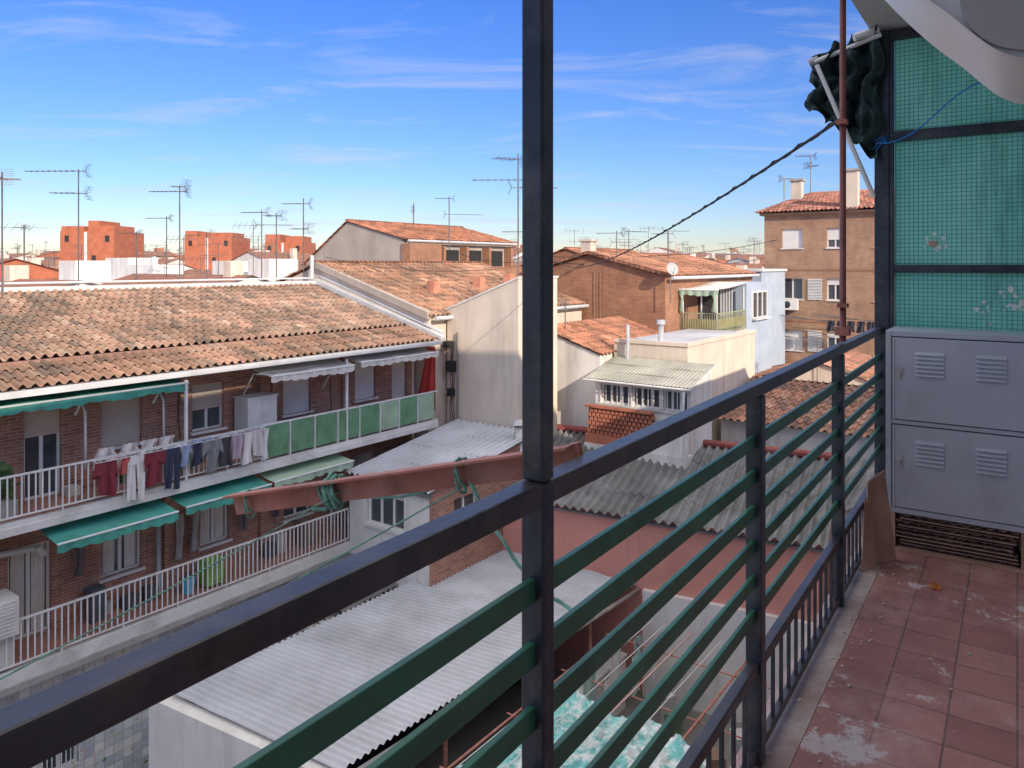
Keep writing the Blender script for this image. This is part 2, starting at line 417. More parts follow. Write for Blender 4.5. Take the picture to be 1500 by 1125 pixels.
P(g,'clamp',m_rust).box(fs,3.76,3.82,-.03,.03,-.33,-.29); g.parts['clamp'].box(fs,3.765,3.815,-.022,.022,-.2,-.18)
g.parts['clamp'].box(fs,3.765,3.815,-.026,.02,.66,.68)

# glass partition
g=G('glass_partition'); g.deg=33.95
ft=face_t(BF,4.97)
f=P(g,'frame',m_post)
f.box(ft,-.71,-.63,-.03,.04,-1.553,1.39)
f.box(ft,-.63,1.1,-.025,.035,1.33,1.39); f.box(ft,-.63,1.1,-.02,.03,.73,.79); f.box(ft,-.63,1.1,-.02,.03,-.045,.0); f.box(ft,-.63,1.1,-.02,.03,-.46,-.41)
f.box(ft,-.63,-.605,.002,.036,-.41,1.33)
gl=P(g,'glass_panes',m_pglass)
for z0,z1 in ((.79,1.33),(0,.73),(-.41,-.045)):
    gl.box(ft,-.604,1.09,.0,.008,z0,z1)
P(g,'lower_panel',m_ceil).box(ft,-.63,1.09,.0,.02,-1.553,-.46)
P(g,'blue_cord',m_bluecord,True).tube([BF(-.69+.0+i*.06,4.90-.02*math.sin(i),.72+.3*(i/9)**1.4-.03*math.sin(i*.7)) for i in range(10)],.004,5)
bc=g.parts['blue_cord']; bc.tube([BF(-.69+.05*math.cos(i),4.915,.72+.04*math.sin(i*1.3)) for i in range(9)],.004,5)
st=P(g,'peeled_stickers',M('pale_sticker_residue',(.80,.86,.78),.8,.2,12))
rngp=random.Random(2)
for (sx_,zz_,n_,sp) in ((-.40,.13,16,.06),(.0,-.19,22,.09),(-.1,-.26,12,.1)):
    for k in range(n_):
        a_=sx_+rngp.uniform(-sp,sp); z_=zz_+rngp.uniform(-sp,sp)*.8; r_=rngp.uniform(.003,.014); an=rngp.uniform(0,3)
        st.add([ft(a_+r_*math.cos(an+q*1.05)*rngp.uniform(.4,1.5),.0105,z_+r_*math.sin(an+q*1.05)*rngp.uniform(.4,1.8)) for q in range(6)],[(0,1,2,3,4,5)])
pt=P(g,'clay_pot_decal',M('clay_pot',(.5,.32,.22),.8)); pt.prism(lambda a,b,z:ft(a,b,z),[(-.42,.105),(-.39,.105),(-.378,.138),(-.432,.138)],.0085,.0125)

# overhead slab and house
g=G('apartment_building'); g.deg=33.95
P(g,'balcony_ceiling_slab',m_ceil).box(BF,-.73,1.1,-8,5.1,1.40,1.62)
w=P(g,'brick_walls',m_brickL)
w.box(BF,-.73,9,-8,11,-11.2,-1.63)
P(g,'bounce_house_wall',m_hall).box(BF,1.13,9,-8,11,-1.62,5.45)  # unseen wall, raised a storey to shade the opposite block, pale for bounce
P(g,'balcony_end_wall',m_hall).box(BF,-.7,1.12,-2.6,-2.3,-1.6,1.39)
P(g,'roof_slab',m_slab).box(BF,1.0,9.1,-8.1,11.1,5.46,5.6)
P(g,'neighbour_floor',m_conc).box(BF,-.73,1.12,5.1,11,-1.62,-1.56)
w.box(BF,.3,8,11.02,24,-11.2,.5)  # unseen lower wing, height set to keep the workshop in shade

# metal locker
g=G('metal_locker'); g.deg=33.95
fl=face_t(BF,4.60); s0,s1=-.605,.058; z0,z1=-1.36,-.362
b=P(g,'cabinet_body',m_lock)
b.box(fl,s0,s1,-.34,-.012,z0,z1)
b.box(fl,s0,s0+.028,-.012,.002,z0,z1); b.box(fl,s1-.022,s1,-.012,.002,z0,z1)
b.box(fl,s0+.028,s1-.022,-.012,.0,z1-.03,z1); b.box(fl,s0+.028,s1-.022,-.012,.0,z0,z0+.03)
b.box(fl,s0+.028,s1-.022,-.012,-.001,-.872,-.850)
P(g,'gap',m_lockd).box(fl,s0+.029,s1-.023,-.011,-.009,z0+.031,z1-.031)
d=P(g,'doors',m_lock)
for za,zb in ((z0+.036,-.878),(-.844,z1-.036)):
    d.box(fl,s0+.034,s1-.028,-.008,.006,za,zb)
    for (a,b_,c,e) in ((s0+.034,s0+.046,za,zb),(s1-.04,s1-.028,za,zb)): d.box(fl,a,b_,.006,.010,c,e)
    for x in (.22,.64):
        cx=s0+(s1-s0)*x
        for k in range(6):
            zz=zb-.085-.023*k
            P(g,'louvres',m_lock).prism(lambda a,b2,z,fl=fl:fl(b2,a,z),[(.006,zz),(.017,zz-.003),(.006,zz+.013)],cx,cx+.135)
            P(g,'louvre_slots',m_lockd).box(fl,cx+.004,cx+.131,.006,.0095,zz-.003,zz-.0003)
    P(g,'lock_hasp',m_galv).box(fl,s0+.05,s0+.085,.006,.013,(za+zb)/2+.03,(za+zb)/2+.06)
    g.parts['lock_hasp'].box(fl,s0+.055,s0+.075,.013,.02,(za+zb)/2+.0,(za+zb)/2+.04)
g=G('stacked_boards')
bb=P(g,'boards',m_board)
for k in range(9):
    z=-1.548+.0205*k; o=random.uniform(-.02,.02); o2=random.uniform(-.02,.01)
    corr(bb,fl(-.54+o,-.0+o2,z+.006),fl(-.0+o,-.0+o2,z+.006),fl(-.54+o,-.3,z+.006),fl(-.0+o,-.3,z+.006),.05,.006,1)
    bb.box(fl,-.54+o,-.0+o,-.3,-.004+o2,z-.004,z+.002)
P(g,'bearers',m_wood).box(fl,-.6,.05,-.33,.03,-1.5555,-1.55); g.parts['bearers'].box(fl,-.6,-.56,-.32,-.01,-1.548,-1.362); g.parts['bearers'].box(fl,.015,.05,-.32,-.01,-1.548,-1.362)
g=G('leaning_plywood_board')
q=P(g,'board',m_wood)
def slabq(q,A,th):
    B=[(x,y+th,z) for x,y,z in A]; q.add(A+B,[(3,2,1,0),(4,5,6,7),(0,1,5,4),(1,2,6,5),(2,3,7,6),(3,0,4,7)])
slabq(q,[BF(-.650,4.22,-1.555),BF(-.53,4.42,-1.555),BF(-.60,4.53,-1.12),BF(-.655,4.34,-1.15)],.014)
slabq(q,[BF(-.655,4.15,-1.555),BF(-.60,4.25,-1.555),BF(-.635,4.32,-1.24),BF(-.658,4.25,-1.22)],.01)
g=G('dry_leaf')
P(g,'leaf',M('leaf_orange',(.7,.22,.05),.8)).sheet(lambda u,v:BF(-.33+.055*(u-.5)*math.sin(math.pi*min(max(v,.05),.95)),4.1+.07*v,-1.552+.010*math.sin(u*6)+.01*v),4,5)
g=G('floor_debris'); q=P(g,'crumbs',M('plaster_crumbs',(.7,.62,.56),.9))
rngp=random.Random(4)
for k in range(130):
    s_=rngp.uniform(-.7,.9) if k%3==0 else rngp.uniform(-.66,-.5); t=rngp.uniform(1.6,4.5); r_=rngp.uniform(.0015,.005)
    q.box(Frame(rngp.uniform(0,90),*BF(s_,t,0)[:2]),-r_,r_,-r_*1.5,r_*1.5,-1.5555,-1.5545+r_*rngp.uniform(.3,1))

# awning cassette near camera (upper right)
g=G('awning_cassette')
kp=[(-.46,.96),(-.36,.80),(-.30,.715),(-.235,.63),(-.17,.555),(-.115,.50),(-.07,.45),(-.03,.412),(.02,.39),(.08,.395),(.13,.43),(.16,.5),(.17,.7),(.17,.96)]
def cr_(p0,p1,p2,p3,t): return tuple(.5*((2*p1[i])+(-p0[i]+p2[i])*t+(2*p0[i]-5*p1[i]+4*p2[i]-p3[i])*t*t+(-p0[i]+3*p1[i]-3*p2[i]+p3[i])*t**3) for i in range(2))
prof=[]
for i in range(len(kp)-1):
    q=[kp[max(0,i-1)],kp[i],kp[i+1],kp[min(len(kp)-1,i+2)]]
    for k in range(4): prof.append(cr_(*q,k/4))
prof.append(kp[-1])
nP=len(prof)-1
P(g,'cassette_shell',m_plastic,True).sheet(lambda u,v:BF(prof[int(u*nP+.5)][0],1.72+.5*v,prof[int(u*nP+.5)][1]),nP,2)
mm=lambda a,b,z: BF(a,b,z)
P(g,'cassette_face',m_plastic).prism(mm,prof,1.735,1.74)
c=[(.03+.125*math.cos(a*math.pi/16),.53+.125*math.sin(a*math.pi/16)) for a in range(32)]
P(g,'end_cap',m_plasticg).prism(mm,c,1.715,1.732)
for k in range(3): P(g,'vents',m_plastic).box(BF,0.01,.06,1.708,1.713,.5+.025*k,.512+.025*k)
P(g,'bracket',m_plastic).box(BF,-.3,.1,1.8,2.1,.97,1.399)

# green folded awning beyond the partition post
g=G('folded_green_awning')
def awn(u,v):
    s_=-1.05+.39*u; top=1.28+.13*u; bot=(.93-.30*u**1.2)
    z=top+(bot-top)*v+.02*math.sin(u*25)
    t_=4.86+.05*math.sin(u*17+v*5)+.035*math.sin(u*31+v*11)+.03*math.sin(v*23)+.06*noise.noise(Vector((u*9,v*9,1)))
    return BF(s_+.02*math.sin(v*14+u*4),t_,z)
P(g,'fabric',m_dgreen,True).sheet(awn,48,36)
P(g,'fabric',m_dgreen,True).sheet(lambda u,v:tuple(Vector(awn(u,v))+Vector((.03,.10+.03*math.sin(v*9+u*20),.01))),30,24)
a=P(g,'arms',m_metalw); a.tube([BF(-1.03,4.84,1.24),BF(-.66,4.84,1.345)],.014,8)
a.tube([BF(-1.0,4.76,1.2),BF(-.70,4.84,.40)],.013,8); a.tube([BF(-.80,4.8,1.34),BF(-.68,4.86,1.38)],.025,8)
P(g,'end_knob',m_plasticg,True).tube([BF(-1.06,4.86,1.235),BF(-1.01,4.86,1.255)],.03,10)

# rusty clothesline bracket with ropes
g=G('clothesline_bracket')
p0=Vector((.125,1.46,-.378)); p1=Vector((-.70,1.90,-.608))
d=(p1-p0).normalized(); up=Vector((0,0,1)); up=(up-d*up.dot(d)).normalized(); sd=d.cross(up)
def obox(part,a,b,hu,hs,ou=0,os=0):
    vs=[tuple(q+up*(ou+x*hu)+sd*(os+y*hs)) for q in (a,b) for x in (-1,1) for y in (-1,1)]
    part.add(vs,[(0,1,3,2),(4,6,7,5),(0,4,5,1),(2,3,7,6),(0,2,6,4),(1,5,7,3)])
r=P(g,'angle_iron',m_rust); obox(r,p0,p1,.024,.003,0,.0); obox(r,p0,p1,.003,.018,.027,-.017)
P(g,'pivot_bolt',m_rust).tube([tuple(p0+up*.03+sd*.01),tuple(p0-up*.03+sd*.01)],.012,8)
def coil(part,c,R,n,rad,ax=d):
    pts=[]
    for i in range(n*10):
        an=i/10*2*math.pi; rr=R*(1+.25*math.sin(i*.9))
        pts.append(tuple(c+up*math.cos(an)*rr+sd*math.sin(an)*rr*.6+ax*(i/10*.008)))
    part.tube(pts,rad,5)
rp=P(g,'green_rope',m_rope,True)
q1=p0.lerp(p1,.63); q2=p0.lerp(p1,.27); q3=p0.lerp(p1,.93)
coil(rp,q1,.034,4,.004); coil(rp,q1+d*.03,.029,3,.0035); coil(rp,q2,.032,2,.0035); coil(rp,q3,.03,2,.003)
def droop(a,b,s_,n=18,w=0):
    a=Vector(a);b=Vector(b); return [tuple(a.lerp(b,i/n)+Vector((w*math.sin(i*1.3),w*math.cos(i*1.7),-4*s_*(i/n)*(1-i/n)))) for i in range(n+1)]
rp.tube(droop(q2,(.13,1.42,-.66),.05,18,.003),.0042,6)
rp.tube(droop(q1,q1+d*.09+Vector((0,0,-.03)),.02,10,.004),.0045,6)
wr=P(g,'clothes_wires',m_rope)
wr.tube(droop(q2+up*-.02,(-1.5,.9,-.95),.04),.0018,5)
wr.tube(droop(q1,(-1.3,.3,-.7),.03),.0015,5)
wr.tube(droop(q2,q1,.03),.003,5)

# overhead cable
g=G('overhead_cable')
wp=P(g,'cable',m_wire,True)
cst=BF(S,3.79,.69)
wp.tube(droop(cst,(1.6,30,.32),.55,60),.009,6)
wp.tube([tuple(Vector(p)+Vector((.012*math.cos(i*2.1),0,.012*math.sin(i*2.1)))) for i,p in enumerate(droop(cst,(1.6,30,.32),.55,200))],.005,4)
wp.tube(droop((1.6,30,.32),(18,46,2.0),.5,30),.02,4); wp.tube(droop((1.6,30,.1),(22,60,.9),.5,30),.02,4)
wp.tube(droop((1.6,30,.25),(-3.6,43,.9),.4,30),.015,4); wp.tube(droop((-7,28,.3),(1.6,30,.2),.5,30),.012,4)

# ================================================================= LEFT APARTMENT BLOCK
g=G('brick_apartment_block'); rng=random.Random(3)
T0,T1=-3.0,17.65; WS=-17.1
fw=face_s(E0,WS); ff=face_s(E0,-16.0)
hol1=[(6.39,7.10,-4.84,-2.95),(7.91,8.81,-4.05,-2.93),(10.05,10.90,-4.08,-2.93),(12.68,13.6,-4.08,-2.9),(15.23,16.06,-4.05,-2.9),(16.75,17.4,-4.84,-2.9),(3.4,4.3,-4.05,-2.95),(1,1.9,-4.05,-2.95)]
hol2=[(6.1,6.9,-7.63,-5.75),(7.91,8.81,-6.93,-5.75),(10.25,11.05,-6.94,-5.75),(12.7,13.6,-6.93,-5.75),(3.4,4.3,-6.93,-5.75),(15,16,-6.9,-5.7)]
w=P(g,'brick_walls',m_brickL)
wallh(w,fw,T0,T1,-4.86,-2.42,hol1); wallh(w,fw,T0,T1,-7.66,-5.06,hol2)
w.quad(E0(WS,T1,-11.2),E0(-27,T1,-11.2),E0(-27,T1,-2.42),E0(WS,T1,-2.42))
P(g,'side_wall',m_cream).box(E0,-27,WS-.01,T1+.002,T1+.12,-11.2,-2.45)
P(g,'back_wall',m_cream).box(E0,-27.2,-27.0,T0,T1+.1,-11.2,-2.45)
for i,h in enumerate(hol1): window(g,fw,*h,shut=[.32,1,.55,1,1,1,.6,1][i],sm=(m_shutw if i in (3,4,5) else None),sill=h[2]>-4.5)
for i,h in enumerate(hol2): window(g,fw,*h,shut=[0,0,0,.3,.4,.5][i],sill=h[2]>-7.5)
cu=P(g,'curtains',m_white_aw)
for h in (hol2[1],hol2[2],hol2[0]):
    for k in range(2):
        x0=h[0]+.08+k*(h[1]-h[0]-.42); cu.sheet(lambda u,v,x0=x0,h=h:fw(x0+.26*u,-.125+.01*math.sin(u*18),h[2]+.06+(h[3]-h[2]-.12)*v),10,1)
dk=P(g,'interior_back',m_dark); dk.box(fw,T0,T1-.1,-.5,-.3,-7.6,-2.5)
sl=P(g,'balcony_slabs',m_slab)
sl.box(E0,-17.09,-15.97,T0,T1,-5.06,-4.86); sl.box(E0,-17.09,-15.97,T0,T1+.0,-7.92,-7.66)
sl.box(E0,-15.968,-15.94,T0,T1,-5.10,-4.95)
P(g,'balcony_floor_tiles',M('red_balcony_tile',(.45,.22,.17),.7)).box(E0,-17.08,-16.1,T0,T1-.1,-7.659,-7.65); g.parts['balcony_floor_tiles'].box(E0,-17.08,-16.1,T0,T1-.1,-4.859,-4.85)
P(g,'slab_trim_lower',m_conc).box(E0,-16.03,-15.93,T0,14.0,-8.05,-7.923)
for t in (5.3,9.3,11.9,14.7): w.box(fw,t,t+.38,.002,.10,-7.655,-5.065); w.box(fw,t,t+.3,.002,.08,-4.855,-2.45)
c=P(g,'balcony_posts',m_metalw)
for t in (9.25,13.95): c.box(ff,t-.03,t+.03,-.03,.03,-4.86,-2.6)
r=P(g,'white_railings',m_metalw)
rails(r,ff,T0,11.25,-4.78,-3.97,r=.017); rails(r,ff,T0,14.0,-7.58,-6.72,r=.017)
gp=P(g,'green_balcony_panels',m_greenpanel,); gp2=P(g,'sage_balcony_panels',m_sage_aw)
x=11.28;ki=0
while x<17.5:
    x2=min(x+.78,17.62)
    n=int((x2-x)/.06)
    (gp if ki<4 else gp2 if ki%2 else gp).sheet(lambda u,v,x=x,x2=x2,n=n: ff(x+.02+(x2-x-.04)*u,.02+.014*(1 if int(u*n*2+.01)%2 else -1),-4.80+.80*v),n*2,1)
    r.box(ff,x-.012,x+.012,-.02,.04,-4.86,-3.96); x=x2; ki+=1
r.box(ff,11.25,17.65,-.022,.03,-3.99,-3.955)
P(g,'eave_soffit',m_slab).box(E0,-17.3,-15.98,T0,T1,-2.52,-2.40)
P(g,'gutter',m_gut).box(E0,-15.975,-15.84,T0,T1+.05,-2.50,-2.375)
tr=P(g,'clay_roof_tiles',m_tile)
b1=(.43,.27,.19)
tile_roof(tr,E0(-15.9,T0,-2.36),E0(-15.9,T1,-2.36),E0(-17.15,T0,-2.02),E0(-17.15,T1,-2.02),base=(.38,.225,.155),rng=rng,pitch=.21,row=.38)
tile_roof(tr,E0(-17.2,T0,-1.96),E0(-17.2,T1-.1,-1.96),E0(-22,T0,-.70),E0(-22,T1-.1,-.70),base=b1,rng=rng,pitch=.21,row=.36)
P(g,'roof_deck',m_conc).prism(lambda a,b,z:E0(a,b,z),[(-15.95,-2.42),(-17.15,-2.09),(-22,-.78),(-27.2,-2.2),(-27.2,-2.45)],T0,T1)
P(g,'rear_roof_slope',m_tilefar).quad(E0(-22,T0,-.68),E0(-22,T1,-.68),E0(-27.4,T1,-2.1),E0(-27.4,T0,-2.1))
P(g,'flashing',M('brown_flashing',(.35,.2,.16),.7)).box(E0,-17.22,-17.16,T0,T1,-2.03,-1.965)
P(g,'ridge_cap',m_slab).box(E0,-22.12,-21.92,T0,T1,-.70,-.58)
v=P(g,'verge_trim',m_gut)
v.prism(lambda a,b,z:E0(a,b,z),[(-15.85,-2.40),(-22.05,-.66),(-22.05,-.5),(-15.85,-2.24)],T1+.002,T1+.2)
v.tube([E0(-16,T1+.26,-2.15),E0(-19.5,T1+.26,-1.1),E0(-22,T1+.26,-.4)],.05,8)
v.tube([E0(-22,T1-.1,-.5),E0(-22,T1-.1,.35)],.07,8)
v.tube([E0(-22.1,0,-.48),E0(-22.1,T1,-.48)],.03,8)
P(g,'facade_cables',m_wire).tube(droop(E0(-17.0,T0,-2.6),E0(-17.0,T1,-2.62),.03,40,.01),.012,4)
for t in (5.9,9.7,12.3,14.3): g.parts['facade_cables'].tube([fw(t+.02*math.sin(i),.03,-2.6-.2*i) for i in range(11)],.01,4)
def awning(g,name,mat,m,a0,a1,o0,o1,z0,z1,val=.16,sc_=.3):
    p=P(g,name,mat)
    p.sheet(lambda u,v:m(a0+(a1-a0)*u,o0+(o1-o0)*v,z0+(z1-z0)*v+.02*math.sin(u*(a1-a0)*5)*v-.05*math.sin(v*math.pi)),int((a1-a0)*6),6)
    n=int((a1-a0)/sc_)*6
    p.sheet(lambda u,v:m(a0+(a1-a0)*u,o1+.015*math.sin(u*n),z1+.02*math.sin(u*(a1-a0)*5)-v*(val+.035*abs(math.sin(u*n/6*math.pi)))),n,2)
    P(g,'awning_bars',m_metalw).tube([m(a0,o1,z1),m(a1,o1,z1)],.022,6)
awning(g,'green_awning',m_green_aw,fw,3.2,9.3,.3,1.12,-2.50,-2.66,.14)
awning(g,'cream_awning',m_white_aw,fw,11.35,14.05,.2,1.32,-2.53,-2.76,.14)
awning(g,'cream_awning',m_white_aw,fw,14.3,17.5,.2,1.30,-2.53,-2.72,.13)
awning(g,'green_awning',m_green_aw,fw,6.4,8.85,.2,1.5,-5.08,-5.38,.16)
awning(g,'green_awning',m_green_aw,fw,9.05,11.27,.2,1.45,-5.08,-5.36,.16)
awning(g,'sage_awning',m_sage_aw,fw,11.35,13.9,.2,1.45,-5.08,-5.34,.14)
awning(g,'green_awning',m_green_aw,fw,2,5.2,.2,1.5,-5.08,-5.38,.16)
rd=P(g,'red_curtain',m_red)
rd.sheet(lambda u,v:E0(-16.0-.9*u*(.4+.6*v),T1-.08+.03*math.sin(u*14),-2.6-2.0*v),16,6)
ar=P(g,'bracket_arms',m_metalw,True)
for t in (7.35,9.05): ar.tube([fw(t,.05,-3.2),fw(t,.35,-2.9),fw(t,.5,-3.1),fw(t,.52,-4.3)],.028,8)
for t in (11.35,14.0): ar.tube([fw(t,.02,-3.5),fw(t,.6,-2.75),fw(t,1.2,-2.72)],.02,8)
ar.tube([fw(4.6,.1,-5.65),fw(6.55,.35,-5.72)],.06,10); ar.tube([fw(6.5,.35,-5.7),fw(6.62,.36,-5.9)],.075,10)
for t in (9.12,14.2): P(g,'downpipes',m_plasticg,True).tube([fw(t,.16,-7.6),fw(t,.16,-5.1)],.05,8)
cb=P(g,'cabinet',m_ac); cb.box(fw,11.1,11.95,.15,.72,-4.85,-3.36); cb.box(fw,11.07,11.98,.12,.75,-3.359,-3.32); cb.box(fw,11.5,11.52,.722,.735,-4.8,-3.4)
ac=P(g,'air_conditioner',m_ac); ac.box(ff,5.0,5.85,-.5,.12,-6.95,-6.25); ac.box(ff,5.05,5.8,-.45,-.04,-7.6,-6.98)
for k in range(9): ac.box(ff,5.06,5.8,.122,.135,-6.88+.07*k,-6.85+.07*k)
bk=P(g,'laundry_hamper',M('green_plastic',(.3,.62,.12),.5))
for k in range(6): bk.box(fw,9.95,10.4,.45,.8,-7.6+.1*k,-7.53+.1*k)
bk.box(fw,9.97,10.38,.47,.78,-7.6,-7.0)
P(g,'blue_bucket',M('blue_plastic',(.08,.42,.68),.4),True).tube([fw(9.6,.6,-7.65),fw(9.6,.6,-7.3)],[.12,.16],12)
ct=P(g,'balcony_clutter',m_fab)
for k in range(26):
    a_=rng.uniform(5.8,16.8); lv=rng.choice([-4.85,-7.65]); hh=rng.uniform(.15,.7); ww=rng.uniform(.12,.4)
    if lv<-7 and a_>13.6: continue
    cc=rng.choice([(.6,.6,.58),(.25,.2,.15),(.1,.12,.15),(.5,.35,.25),(.2,.3,.2),(.7,.68,.6)])
    ct.box(fw,a_,a_+ww,.1,.1+ww,lv,lv+hh,cc)
for a_,hh in ((9.6,1.5),(10.0,1.4),(7.35,1.0),(11.3,1.2),(12.3,1.1)):
    cloth(P(g,'wall_cloths',m_fab,True),lambda a,o,z:fw(a,o+.2,z),a_,-5.9,.22,hh*.7,'towel',rng.choice([(.2,.18,.17),(.45,.42,.4),(.12,.12,.14)]),rng)
P(g,'planter',m_conc).box(fw,5.5,5.95,.5,.9,-4.85,-4.5)
for k in range(220):
    a_=rng.random()*6.28; rr=rng.random()*.28; x=5.72+rr*math.cos(a_); o=.7+rr*math.sin(a_); z=-4.5+rng.random()*.65
    P(g,'potted_plant',m_plant).quad(fw(x,o,z),fw(x+.06,o+.02,z+.02),fw(x+.07,o,z+.08),fw(x+.01,o-.02,z+.06))
holg=[(8.1,9.0,-9.3,-8.5),(6.4,7.1,-10.2,-8.9),(3,4,-10.2,-9)]
mo=P(g,'patterned_tile_wall',m_mosaic); fg=face_s(E0,-16.3); wallh(mo,fg,T0,T1-.3,-11.2,-8.06,holg)
for h in holg:
    window(g,fg,*h,sill=False)
    for k in range(9): P(g,'window_bars',m_metalw).box(fg,h[0]+(h[1]-h[0])*k/8-.008,h[0]+(h[1]-h[0])*k/8+.008,.02,.035,h[2],h[3])
    for k in range(4): g.parts['window_bars'].box(fg,h[0],h[1],.018,.03,h[2]+(h[3]-h[2])*k/3-.008,h[2]+(h[3]-h[2])*k/3+.008)
sl.box(E0,-17,-16.31,T0,T1,-8.06,-7.922)

# laundry
g=G('hanging_laundry'); lp=P(g,'garments',m_fab,True); rng=random.Random(11)
fo=face_s(E0,-15.80)
P(g,'clothes_lines',m_metalw).tube([fo(7.2,0,-4.02),fo(11.25,0,-4.02)],.008,5)
g.parts['clothes_lines'].tube([fo(7.2,-.12,-4.0),fo(11.25,-.12,-4.0)],.008,5)
mar=(.24,.035,.055); wh=(.82,.8,.79); nv=(.04,.05,.09); gr=(.25,.25,.28); mv=(.5,.4,.5); lb=(.33,.42,.62)
items=[(7.42,.36,.7,'shirt',mar),(7.80,.22,.35,'towel',(.5,.1,.1)),(8.02,.34,.95,'pants',wh),(8.42,.40,.72,'shirt',mar),(8.82,.34,.9,'pants',nv),(9.12,.26,.45,'towel',lb),(9.42,.3,.5,'towel',nv),(9.76,.38,.72,'shirt',gr),(10.12,.32,.68,'towel',(.06,.06,.07)),(10.42,.26,.55,'towel',mv),(10.70,.3,.75,'towel',wh),(10.98,.3,.6,'towel',(.7,.65,.68)),(11.2,.2,.75,'towel',wh)]
for (a_,w_,h_,k_,c_) in items: cloth(lp,fo,a_,-4.02,w_,h_,k_,c_,rng)
for (a_,w_,h_,c_) in ((8.9,.5,.25,wh),(9.6,.5,.3,lb),(10.3,.5,.35,(.7,.68,.72)),(7.7,.4,.3,(.75,.6,.6)),(8.3,.3,.2,wh),(9.2,.3,.25,(.8,.72,.78)),(10.9,.4,.3,mv)): cloth(lp,lambda a,o,z:fo(a,o-.12,z),a_,-3.97,w_,h_,'towel',c_,rng)
for a_ in (7.6,8.1,8.5,8.9): cloth(lp,lambda a,o,z:fo(a,o-.4,z+.12),a_,-3.95,.42,.22,'towel',(.78,.72,.70),rng)

# ================================================================= NEXT BLOCKS
rng=random.Random(5)
def gable_house(name,F,s0,s1,sr,t0,t1,ze0,ze1,zr,zb,wm,base=(.42,.2,.12),holes_f=(),holes_s=(),over=.25,shut=.5,pitch=.26):
    g=G(name); w=P(g,'walls',wm)
    fr=face_t(F,t0); fsd=face_s(F,s1)
    zt=min(ze0,ze1)
    wallh(w,fr,s0,s1,zb,zt,[h for h in holes_f])
    w.prism(lambda a,b,z:F(a,b,z),[(s0,zt),(s1,zt),(s1,ze1),(sr,zr),(s0,ze0)] if ze0>zt+.01 or ze1>zt+.01 else [(s0,zt),(s1,zt),(sr,zr)],t0,t1)
    wallh(w,fsd,t0,t1,zb,zt,[h for h in holes_s])
    w.quad(F(s0,t0,zb),F(s0,t1,zb),F(s0,t1,zt),F(s0,t0,zt)); w.quad(F(s0,t1,zb),F(s1,t1,zb),F(s1,t1,zt),F(s0,t1,zt))
    for h in holes_f: window(g,fr,*h,shut=shut)
    for h in holes_s: window(g,fsd,*h,shut=shut)
    sl1=(zr-ze1)/max(.01,(s1-sr)); sl0=(zr-ze0)/max(.01,(sr-s0))
    r=P(g,'clay_roof_tiles',m_tile)
    E1=F(s1+over,t0-.12,ze1-sl1*over+.06),F(s1+over,t1+.1,ze1-sl1*over+.06)
    R=F(sr,t0-.12,zr+.06),F(sr,t1+.1,zr+.06)
    E2=F(s0-over,t0-.12,ze0-sl0*over+.06),F(s0-over,t1+.1,ze0-sl0*over+.06)
    if s1-sr>.1: tile_roof(r,E1[0],E1[1],R[0],R[1],base=base,rng=rng,pitch=pitch)
    if sr-s0>.1: tile_roof(r,E2[0],E2[1],R[0],R[1],base=base,rng=rng,pitch=pitch,row=.5)
    P(g,'ridge_cap',m_tilefar).tube([F(sr,t0-.15,zr+.08),F(sr,t1+.12,zr+.08)],.1,8)
    P(g,'eave_gutter',m_gut).tube([F(s1+over+.06,t0,ze1-sl1*over),F(s1+over+.06,t1,ze1-sl1*over)],.07,8)
    return g
gF=gable_house('tiled_apartment_block',E0,-27.5,-16.6,-22.1,17.9,27.4,-1.7,-1.65,0.0,-11.2,m_cream,base=(.44,.235,.145),pitch=.22)
vv=P(gF,'verge_wall',m_beige); vv.prism(lambda a,b,z:E0(a,b,z),[(-16.5,-1.75),(-22.1,-.1),(-22.1,.12),(-16.5,-1.52)],17.74,17.92)
ch=P(gF,'roof_vents',M('clay_vent',(.6,.26,.17),.8))
for t,s_ in ((20,-18.5),(23,-18.8),(25.5,-19.2)):
    zz=-1.65+(-16.6-s_)*.3; ch.prism(lambda a,b,z:E0(b,a,z),[(t,zz),(t+.45,zz),(t+.35,zz+.5),(t+.05,zz+.5)],s_-.18,s_+.18)

# E
g=G('party_wall_building')
w=P(g,'render_walls',m_cream)
w.prism(lambda a,b,z:E0(a,b,z),[(-16.5,-11.2),(-13.6,-11.2),(-13.6,-.42),(-16.5,-1.5)],18.7,20.9)
P(g,'wall_coping',m_slab).prism(lambda a,b,z:E0(a,b,z),[(-16.52,-1.497),(-13.57,-.417),(-13.57,-.36),(-16.52,-1.44)],18.66,20.95)
cl=P(g,'wall_boxes',m_dark); cl.box(E0,-16.4,-16.1,18.5,18.68,-3.5,-3.15); cl.box(E0,-16.35,-16.15,18.5,18.68,-4.3,-4.05)
cl.box(E0,-16.45,-16.25,18.4,18.68,-2.7,-2.5)
wv=P(g,'wall_cables',m_wire)
for k in range(3): wv.tube([E0(-16.3+.06*k+.03*math.sin(i+k),18.64,-2.5-.2*i) for i in range(14)],.012,4)
P(g,'pipe',m_plasticg,True).tube([E0(-16.0,18.62,-2.2),E0(-16.0,18.62,-5.2)],.03,8)

